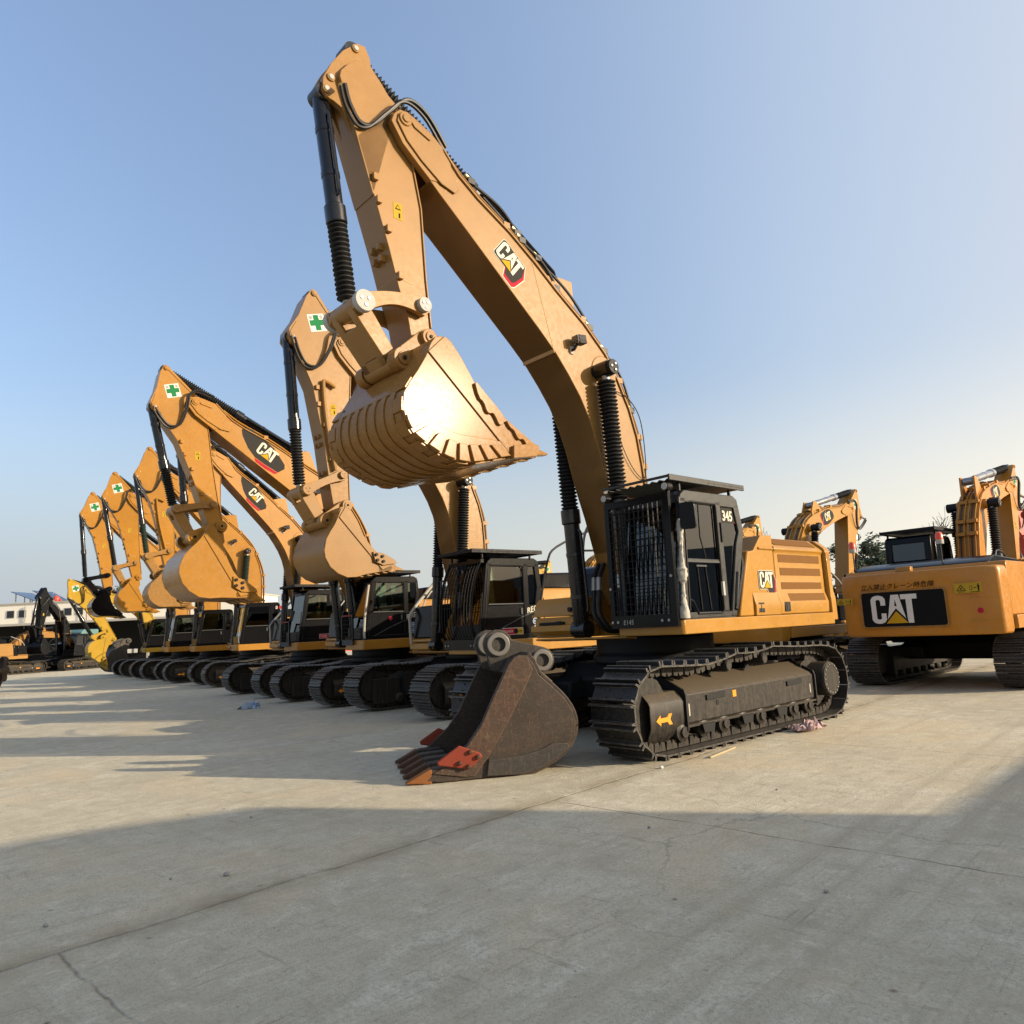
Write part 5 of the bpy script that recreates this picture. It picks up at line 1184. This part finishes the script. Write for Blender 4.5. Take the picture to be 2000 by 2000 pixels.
# ------------------------------------------------------------------ loose bucket on the ground
GB=[(-.04,1.22),(-.12,1.21),(-.18,1.13),(-.24,1.0),(-.37,.88),(-.50,.75),(-.59,.61),(-.62,.48),(-.60,.35),(-.53,.24),(-.4,.14),(-.19,.04),(0,.0),(.34,.0),(.58,.0),(.87,.0),(.99,.02),(.93,.09),(.8,.15),(.56,.35),(.41,.54),(.27,.81),(.16,1.01),(.09,1.14),(.03,1.20)]
def ground_bucket():
    root=empty('bucket',(-.03,8.02,0),R(-166)); tag(root,'worn rusty brown digging bucket with red side plates resting on the yard','bucket')
    w=1.45; y0,y1=-w,0.0   # near plate at y=0, bucket extends to -y
    m='rusty_plate'
    sh=MB(); bk=smooth([(p[0],p[1]+.012) for p in GB[2:17]],1); sh.ribbon(bk,-.04,y0+.02,y1-.02,m)
    for a in (y1-.05,y0): sh.prism([(p[0],p[1]+.012) for p in GB],a,a+.05,m)
    sh.ribbon([(p[0],p[1]+.015) for p in GB[1:5]],-.05,y0+.05,y1-.05,m); sh.prism([(-.2,1.10),(.02,1.18),(.10,1.05),(-.1,.95)],y0+.05,y1-.05,'grey_plate')
    o=part('bucket_shell',sh,root,.008)
    for a in (y1,y0-.018):
        d=MB(); d.prism([(p[0],p[1]+.012) for p in [(-.04,1.21),(.03,1.19),(.09,1.13),(.16,1.0),(.27,.8),(.41,.53),(.56,.34),(.80,.145),(.93,.09),(.6,.03),(.50,.03),(.34,.22),(.12,.55),(-.08,.88),(-.17,1.06),(-.12,1.19)]],a,a+.018,'mouth_rust'); part('mouth_edge_plate',d,root,.006)
    for a in (y1,y0-.03):
        wp=MB(); wp.prism([(.38,.03),(.35,.20),(.16,.195),(-.04,.21),(-.22,.25),(-.35,.30),(-.50,.29),(-.53,.25),(-.40,.155),(-.19,.055),(0,.014)],a,a+.03,'grey_plate'); part('wear_plate',wp,root,.008)
    for a in (y1+.019,y0-.055):
        g=MB(); g.prism([(.66,.36),(.44,.27),(.42,.23),(.56,.12),(.88,.18),(.89,.22)],a,a+.036,'guard_red')
        for bx,bz in ((.55,.29),(.47,.235),(.66,.19),(.57,.15)): g.cyl((bx,a+.03,bz),(bx,a+.065,bz),.026,'tooth_brown',6)
        part('side_cutter',g,root,.01)
    lip=MB(); lip.prism([(.55,.02),(.97,.02),(.99,.05),(.93,.10),(.80,.13),(.55,.07)],y0+.01,y1-.01,'grey_plate'); part('cutting_lip',lip,root,.006)
    for i in range(5):
        y=y1-.07-(w-.14)*i/4; t=MB(); near=i==0
        t.prism([(.66,.0),(.93,.012),(.95,.03),(.95,.13),(.92,.15),(.66,.16)],y-.065,y+.065,'grey_plate' if not near else m)
        t.add([(.94,y-.07,.0),(.94,y+.07,.0),(.94,y+.07,.15),(.94,y-.07,.15),(1.08,y-.06,.01),(1.08,y+.06,.01),(1.08,y+.06,.085),(1.08,y-.06,.085),(1.20,y-.045,.014),(1.20,y+.045,.014),(1.20,y+.045,.03),(1.20,y-.045,.03)],
           [[0,1,2,3],[0,4,5,1],[1,5,6,2],[2,6,7,3],[3,7,4,0],[4,8,9,5],[5,9,10,6],[6,10,11,7],[7,11,8,4],[8,11,10,9]],'rust_orange' if near else 'tooth_brown')
        part('tooth',t,root,.008)
    P1=(.10,1.345); P2=(-.40,1.145)
    for a in (y1-.50,y0+.42):
        e=MB(); pts=[]
        for i in range(11):
            t=R(-35+200*i/10); pts.append((P1[0]+.165*math.cos(t),P1[1]+.165*math.sin(t)))
        for i in range(9):
            t=R(105+170*i/8); pts.append((P2[0]+.145*math.cos(t),P2[1]+.145*math.sin(t)))
        pts+=[(-.30,.80),(.05,1.02),(.20,1.1)]
        e.prism(pts,a,a+.08,'grey_plate')
        for p,r in ((P1,.13),(P2,.12)):
            e.lathe((p[0],a-.03,p[1]),(p[0],a+.11,p[1]),[(0,r*.62),(0.001,r),(.139,r),(.14,r*.62)],'worn_ring',24,False); e.lathe((p[0],a-.03,p[1]),(p[0],a+.11,p[1]),[(0,r*.62),(.14,r*.62)],'grey_plate',24,False)
            e.cyl((p[0],a+.02,p[1]),(p[0],a+.06,p[1]),r*.6,'recess_shade',16)
        part('hinge_ear',e,root,.008)
ground_bucket()

# buckets in the far left distance
def spare_bucket(pos,yaw,sc,mat,label,rot=0):
    root=empty('bucket',pos,R(yaw)); tag(root,label,'bucket')
    q=complex(math.cos(R(rot)),math.sin(R(rot))); z=complex(LKB[0]-BPB[0],LKB[1]-BPB[1])*q*sc
    f0=sim(BPB,LKB,(0,0),(z.real,z.imag)); zmin=min(f0(p)[1] for p in BKB_side)
    f=sim(BPB,LKB,(0,-zmin),(z.real,z.imag-zmin)); bucket_parts(root,f,'B',mat,1.2,base=root)
spare_bucket((-22.3,42.4,0),230,1.35,'grey_plate','dusty grey bucket standing on the ground beside the last excavator',20)
spare_bucket((-19.45,27.7,0),-20,1.25,'rusty_plate','brown bucket cut by the left edge of the view',-60)

# ------------------------------------------------------------------ ground
g=MB(); n=1; g.add([(-600,-300,0),(600,-300,0),(600,900,0),(-600,900,0)],[[0,1,2,3]],'yard_concrete')
tag(part('concrete_yard',g),None,None,kind='structure')

# ------------------------------------------------------------------ building behind the camera that throws the foreground shadow
b=MB(); prof=[(-60,0),(4,0),(4,7.4),(1.43,8.08),(-1.37,8.8),(-1.2,10.2),(-.92,10.5),(-2.25,11.05),(-22,11.05),(-60,11.05)]
prof=[(-60,0),(6.6,0),(6.6,2.5),(5.39,2.78),(3.86,3.17),(2.62,3.47),(2.56,3.88),(2.80,4.34),(3.05,5.07),(2.17,5.45),(1.71,5.61),(-.5,6.1),(-60,6.2)]
b.prism(prof,0,9,'grey_sheet',o=(14,0,0),u=(0,1,0),v=(0,0,1),n=(.970,-.2419,0))
wh=part('warehouse_wall',b)
root=empty('warehouse',(14,-20,0)); wh.parent=root; wh.matrix_parent_inverse=Matrix.Translation((-14,20,0))
b=MB()
for i in range(5): b.box(13.93,13.99,-4.5-11*i,-.3-11*i,.0,4.2,'teal_paint')
d=part('roller_door',b,root); d.matrix_parent_inverse=Matrix.Translation((-14,20,0))
tag(root,'grey sheet metal warehouse standing beside the yard','warehouse')

b=MB(); b.prism([(-4,0),(70,0),(70,5.0),(34,8.6),(8,8.0),(-4,6.4)],66,84,'grey_sheet',u=(0,1,0),v=(0,0,1),n=(1,0,0))
r2_=empty('storage_shed',(66,30,0)); o=part('shed_wall',b,r2_); o.matrix_parent_inverse=Matrix.Translation((-66,-30,0))
b=MB(); b.box(65.9,65.99,10,16,0,5,'recess_shade'); b.box(65.9,65.99,28,34,0,5,'recess_shade'); o=part('doorway',b,r2_); o.matrix_parent_inverse=Matrix.Translation((-66,-30,0))
tag(r2_,'long low grey storage shed across the yard to the right','shed')
# ------------------------------------------------------------------ far white building with shed, solar panels, truck
def far_building():
    root=empty('white_building',(-48,78,0),R(0)); tag(root,'low white building with small square windows and a dark open shed along its front','building')
    w=MB(); w.box(-30,20,0,9,0,6.5,'plaster'); w.box(-30.2,20.2,-.15,9.1,6.5,6.62,'off_white'); part('wall',w,root)
    # windows at measured spacing
    for x in (-13.3,-12.1,-8.6,-7.4,-5.15,-3.9,-2.3,-1.3,.9,2.1,4.2,5.4):
        f=MB(); f.box(x-.40,x+.40,-.05,.02,5.08,5.86,'grey_sheet'); o=part('window',f,root); p=MB(); p.box(x-.35,x-.02,-.07,-.055,5.13,5.81,'dark_glass'); p.box(x+.02,x+.35,-.07,-.055,5.13,5.81,'dark_glass'); p.box(x-.35,x+.35,-.053,-.051,5.13,5.81,'decal_midgrey'); part('pane',p,o)
    sh=MB(); sh.prism([(-5.6,4.05),(0,4.35),(0,4.5),(-5.6,4.2)],-30,20,'off_white',u=(0,1,0),v=(0,0,1),n=(1,0,0)); sh.box(-30,20,-.02,-.005,0,4.3,'recess_shade'); part('shed_roof',sh,root)  # near-black sheet on the wall paints the shade under the shed roof
    for x in range(-28,20,8):
        pm=MB(); pm.box(x-.12,x+.12,-5.3,-5.06,0,4.08,'off_white'); part('post',pm,root)
    for x in (-3.6,-1.4):
        q=MB(); q.tube([(x,-.12,6.2),(x,-.12,3.0+.9)],.06,'grey_sheet',8); part('downpipe',q,root)
    fl=MB(); fl.tube([(3.0,-.3,2),(3.0,-.3,7.0)],.04,'rust_orange',6); part('mast',fl,root)
far_building()
for x,wd in ((-53.6,2.4),(-51.3,1.8)):
    s=MB(); s.prism([(-.1,1.15),(wd,.1),(wd,.16),(-.1,1.21)],0,3.5,'solar_dark'); 
    for px,ph in ((.25,1.05),(wd-.6,.35),(wd*.5,.62)): s.box(px-.04,px+.04,.3,.38,-.1,ph,'off_white'); s.box(px-.04,px+.04,3.0,3.08,-.1,ph,'off_white')
    o=part('solar_panel',s); o.location=(x,78.6,6.72); tag(o,'%s tilted dark solar panel on the white building roof'%('wider' if wd>2 else 'narrower'),'solar panel','solar panels on the white building roof')
s=MB(); s.lathe((0,0,0),(0,0,1.1),[(0,.3),(.2,.36),(.45,.3),(.6,.2),(.66,.05)],'red_paint',12); s.cyl((.2,0,.2),(.5,0,.12),.12,'red_paint',10); o=part('water_tank',s); o.location=(-48.9,78.8,6.62); tag(o,'round red tank on the edge of the white building roof','tank')
def truck():
    root=empty('truck',(-40.2,70.0,0),R(250)); tag(root,'pale green truck cab standing behind the black folded arm','truck')
    m=MB(); m.prism([(0,.6),(2.0,.6),(2.05,1.6),(1.8,3.1),(1.5,3.3),(0,3.3)],-1.2,1.2,'teal_paint'); b=part('cab',m,root,.08)
    m=MB(); m.prism([(2.06,1.7),(1.83,3.0),(1.85,3.0),(2.08,1.7)],-1.05,1.05,'dark_glass'); part('windscreen',m,b)
    for sg in (1,-1):
        m=MB(); m.prism([(.6,1.8),(1.85,1.8),(1.65,2.9),(.6,2.9)],min(sg*1.2,sg*1.215),max(sg*1.2,sg*1.215),'dark_glass'); part('side_window',m,b)
        for x in (1.1,-2.6):
            m=MB(); m.lathe((x,sg*.9,.5),(x,sg*1.22,.5),[(0,.3),(.02,.5),(.28,.5),(.32,.3)],'rubber',20); part('wheel',m,root)
    m=MB(); m.box(-4.5,-.05,-1.2,1.2,.9,1.3,'grey_sheet'); part('load_bed',m,root,.03)
truck()

# ------------------------------------------------------------------ trees
def tree(pos,h,r,seed,label,dense=True,shape=1.0):
    rnd=random.Random(seed); root=empty('tree',pos); tag(root,label,'tree','trees beyond the yard')
    t=MB(); t.lathe((0,0,0),(rnd.uniform(-.3,.3),0,h*.8),[(0,.22),(h*.3,.16),(h*.6,.09),(h*.8,.03)],'bark',8); tips=[]
    nl=16 if dense else 22
    for i in range(nl):
        z=h*rnd.uniform(.25,.75); a=rnd.uniform(0,6.28); L=r*rnd.uniform(.6,1.1)*(1-.4*z/h); up=rnd.uniform(.3,.9)
        p0=Vector((0,0,z)); p1=p0+Vector((math.cos(a)*L*.5,math.sin(a)*L*.5,L*up*.5)); p2=p0+Vector((math.cos(a)*L,math.sin(a)*L,L*up*1.1))
        t.tube([p0,p1,p2],.035,'bark',5); tips+= [p1,p2]
        for j in range(4 if not dense else 2):
            q=p1.lerp(p2,rnd.random()); e=q+Vector((rnd.uniform(-.6,.6),rnd.uniform(-.6,.6),rnd.uniform(.4,1.3)))*(.5 if dense else .9); t.tube([q,e],.012,'bark',4); tips.append(e)
    part('trunk',t,root)
    if dense:
        c=MB(); cl=[]
        for i in range(70):
            u=rnd.uniform(-1,1); a=rnd.uniform(0,6.28); q=rnd.random()**.4
            cl.append((Vector((math.cos(a)*math.sqrt(1-u*u)*r*q,math.sin(a)*math.sqrt(1-u*u)*r*q,h*.62+u*h*.36*q*shape)),rnd.uniform(.35,.8)*r*.42))
        for ctr,cr in cl:
            for k in range(80):
                d=Vector((rnd.gauss(0,1),rnd.gauss(0,1),rnd.gauss(0,1))).normalized()*cr*rnd.random()**.5; p=ctr+d; s_=rnd.uniform(.12,.24)
                if p.z<.4: continue
                u=Vector((rnd.gauss(0,1),rnd.gauss(0,1),rnd.gauss(0,.6))).normalized(); v=u.orthogonal().normalized()
                c.add([p-u*s_,p+v*s_*.5,p+u*s_,p-v*s_*.5],[[0,1,2,3]],'leaf_green')
        part('crown',c,root,recalc=False)
tree((29.0,62,0),8.2,2.6,1,'dark evergreen tree nearest the hanging stick of the folded arm machine')
tree((33.2,66,0),7.2,2.4,2,'lower dark evergreen tree beside the taller one')
tree((47.5,62,0),9.0,3.0,3,'dark green tree at the right edge of the view')
tree((-57,106,0),10.5,3.4,4,'dark round tree far away between the arms at the left')
for i,(x,y,h) in enumerate(((19.3,58,9.5),(34.5,60,10.5),(41.5,60,11.0))):
    tree((x,y,0),h,1.4,20+i,('leafless thin tree behind the black 345 cab','leafless thin tree left of the lettered machine\'s cab','leafless thin tree right of the lettered machine\'s cab')[i],dense=False)

# ------------------------------------------------------------------ small litter on the concrete
def pebble(pos,r,seed,label,mat='stone'):
    rnd=random.Random(seed); bm=bmesh.new(); bmesh.ops.create_icosphere(bm,subdivisions=2,radius=r)
    for v in bm.verts: v.co*=1+rnd.uniform(-.22,.22); v.co.z*=.75
    me=bpy.data.meshes.new('pebble'); bm.to_mesh(me); bm.free(); me.materials.append(MATS[mat]); me.shade_smooth()
    o=bpy.data.objects.new('pebble',me); COL.objects.link(o); o.location=(pos[0],pos[1],r*.6); tag(o,label,'stone','stones lying on the concrete')
PEB=[((-2.0,5.17),.020,'largest grey stone on the shaded concrete left of the middle'),((-2.36,5.15),.009,'small stone left of the largest one'),((-2.72,4.42),.014,'pale stone near the left edge on shaded concrete'),((1.42,8.02),.02,'white stone on the long joint by the near track'),((1.62,4.35),.013,'dark stone near the crack at lower right'),((-2.4,6.75),.014,'small stone beside the shadow edge at left'),((.9,5.8),.012,'small stone at the shadow edge in the middle'),((2.2,6.8),.012,'small stone on the sunlit concrete at right')]
for i,(p,r,l) in enumerate(PEB): pebble(p,r,i,l,'white_paint' if i==3 else 'stone')
def rag():
    rnd=random.Random(5); m=MB(); n=14; vs=[];fs=[]
    for i in range(n):
        for j in range(n):
            x=(i/(n-1)-.5)*.55; y=(j/(n-1)-.5)*.28; vs.append((x*.9+rnd.uniform(-.03,.03),y+rnd.uniform(-.03,.03),.02+abs(rnd.gauss(0,.055))*(1-abs(x)*1.8)))
    for i in range(n-1):
        for j in range(n-1): fs.append([i*n+j,i*n+j+1,(i+1)*n+j+1,(i+1)*n+j])
    m.add(vs,fs,'cloth_pink'); o=part('rag',m,recalc=False); o.location=(3.75,10.07,0); o.rotation_euler=(0,0,R(40)); tag(o,'crumpled pinkish rag lying beside the near track','rag')
rag()
m=MB(); m.box(-.35,.35,-.012,.012,.004,.02,'wood'); o=part('stick',m); o.name='wood_strip'; o.location=(2.25,8.72,0); o.rotation_euler=(0,0,R(52)); tag(o,'thin pale wooden strip lying along the near track','wood strip')
m=MB(); rnd=random.Random(9)
for i in range(16):
    a=rnd.uniform(0,6.28); r=rnd.uniform(.05,.3); p=Vector((math.cos(a)*r,math.sin(a)*r*.6,rnd.uniform(.01,.1))); u=Vector((rnd.gauss(0,1),rnd.gauss(0,1),rnd.gauss(0,.7))).normalized()*.12; v=u.orthogonal().normalized()*.08
    m.add([p-u,p+v,p+u,p-v],[[0,1,2,3]],'plastic_blue')
for v in range(len(m.v)): m.v[v]=(m.v[v][0],m.v[v][1],max(.004,m.v[v][2]))
o=part('plastic_scrap',m,recalc=False); o.location=(-6.15,17.2,0); tag(o,'crumpled clear plastic scrap before the tracks of the fourth machine','plastic scrap')

# ------------------------------------------------------------------ light, sky, camera
SUN_AZ,SUN_EL=104.0,16.6      # degrees clockwise from the view direction, and above the horizon
sd=Vector((math.sin(R(SUN_AZ))*math.cos(R(SUN_EL)),math.cos(R(SUN_AZ))*math.cos(R(SUN_EL)),math.sin(R(SUN_EL))))
L=bpy.data.lights.new('sun','SUN'); L.energy=3.4; L.angle=R(.5); L.color=(1,.84,.62)
lo=bpy.data.objects.new('sun',L); COL.objects.link(lo); lo.rotation_euler=sd.to_track_quat('Z','Y').to_euler(); lo.location=(60,-20,40)
W=bpy.data.worlds.new('World'); S.world=W; W.use_nodes=True; wt=W.node_tree; bg=wt.nodes['Background']
sk=wt.nodes.new('ShaderNodeTexSky'); sk.sky_type='NISHITA'; sk.sun_disc=False; sk.sun_elevation=R(SUN_EL); sk.sun_rotation=R(SUN_AZ)
sk.air_density=1.0; sk.dust_density=4.0; sk.ozone_density=1.0; sk.altitude=50
gn=wt.nodes.new('ShaderNodeNewGeometry'); sp_=wt.nodes.new('ShaderNodeSeparateXYZ'); vn=N(wt,'ShaderNodeVectorMath',operation='NORMALIZE')
tc=wt.nodes.new('ShaderNodeTexCoord'); wt.links.new(tc.outputs['Generated'],vn.inputs[0]); wt.links.new(vn.outputs[0],sp_.inputs[0])
dt=N(wt,'ShaderNodeVectorMath',operation='DOT_PRODUCT'); wt.links.new(vn.outputs[0],dt.inputs[0]); dt.inputs[1].default_value=(math.sin(R(SUN_AZ)),math.cos(R(SUN_AZ)),0)
hz=ramp(wt,dt.outputs['Value'],[(0,(1.68,1.86,2.05)),(.38,(2.45,2.46,2.24)),(1,(5.2,4.4,3.2))]); hz.color_ramp.elements[0].position=0
ad_=N(wt,'ShaderNodeMapRange'); wt.links.new(dt.outputs['Value'],ad_.inputs[0]); ad_.inputs[1].default_value=-.75; ad_.inputs[2].default_value=1
wt.links.new(ad_.outputs[0],hz.inputs[0])
fz=N(wt,'ShaderNodeMapRange'); fz.interpolation_type='SMOOTHSTEP'; wt.links.new(sp_.outputs[2],fz.inputs[0]); fz.inputs[1].default_value=.34; fz.inputs[2].default_value=.01; fz.inputs[3].default_value=0; fz.inputs[4].default_value=.95
vf=N(wt,'ShaderNodeMapRange'); vf.interpolation_type='SMOOTHSTEP'; wt.links.new(dt.outputs['Value'],vf.inputs[0]); vf.inputs[1].default_value=-.6; vf.inputs[2].default_value=.7; vf.inputs[3].default_value=0; vf.inputs[4].default_value=.68
ef=N(wt,'ShaderNodeMapRange'); wt.links.new(sp_.outputs[2],ef.inputs[0]); ef.inputs[1].default_value=.30; ef.inputs[2].default_value=.66; ef.inputs[3].default_value=.80; ef.inputs[4].default_value=1.0
ec=N(wt,'ShaderNodeVectorMath',operation='SCALE'); ec.inputs[0].default_value=(1.04,1.03,1.07); wt.links.new(ef.outputs[0],ec.inputs['Scale'])
sk2=mixc(wt,1.0,sk.outputs[0],ec.outputs[0],'MULTIPLY')
vr=ramp(wt,ad_.outputs[0],[(.30,(1.55,2.1,2.95)),(.52,(2.1,2.45,2.85)),(.66,(2.3,2.4,2.5))]); skv=mixc(wt,vf.outputs[0],sk2,vr.outputs[0])
skc=mixc(wt,fz.outputs[0],skv,hz.outputs[0])
wt.links.new(skc,bg.inputs[0]); bg.inputs[1].default_value=.15
CAMH,F,PITCH,ROLL=1.523,1443.4,8.88,-2.85
cd=bpy.data.cameras.new('camera'); cam=bpy.data.objects.new('camera',cd); COL.objects.link(cam); S.camera=cam
cd.sensor_fit='HORIZONTAL'; cd.sensor_width=36; cd.lens=36*F/2000; cd.clip_end=3000; cd.clip_start=.05
p,r=R(PITCH),R(ROLL); Fw=Vector((0,math.cos(p),math.sin(p))); Rt=Vector((1,0,0)); Up=Rt.cross(Fw)
R2=Rt*math.cos(r)+Up*math.sin(r); U2=-Rt*math.sin(r)+Up*math.cos(r)
cam.matrix_world=Matrix(((R2.x,U2.x,-Fw.x,0),(R2.y,U2.y,-Fw.y,0),(R2.z,U2.z,-Fw.z,CAMH),(0,0,0,1)))
S.view_settings.view_transform='Standard'; S.view_settings.look='None'; S.view_settings.exposure=1.06; S.view_settings.gamma=1
S.render.engine='CYCLES'; S.cycles.max_bounces=6; S.cycles.transparent_max_bounces=12; S.cycles.use_denoising=True
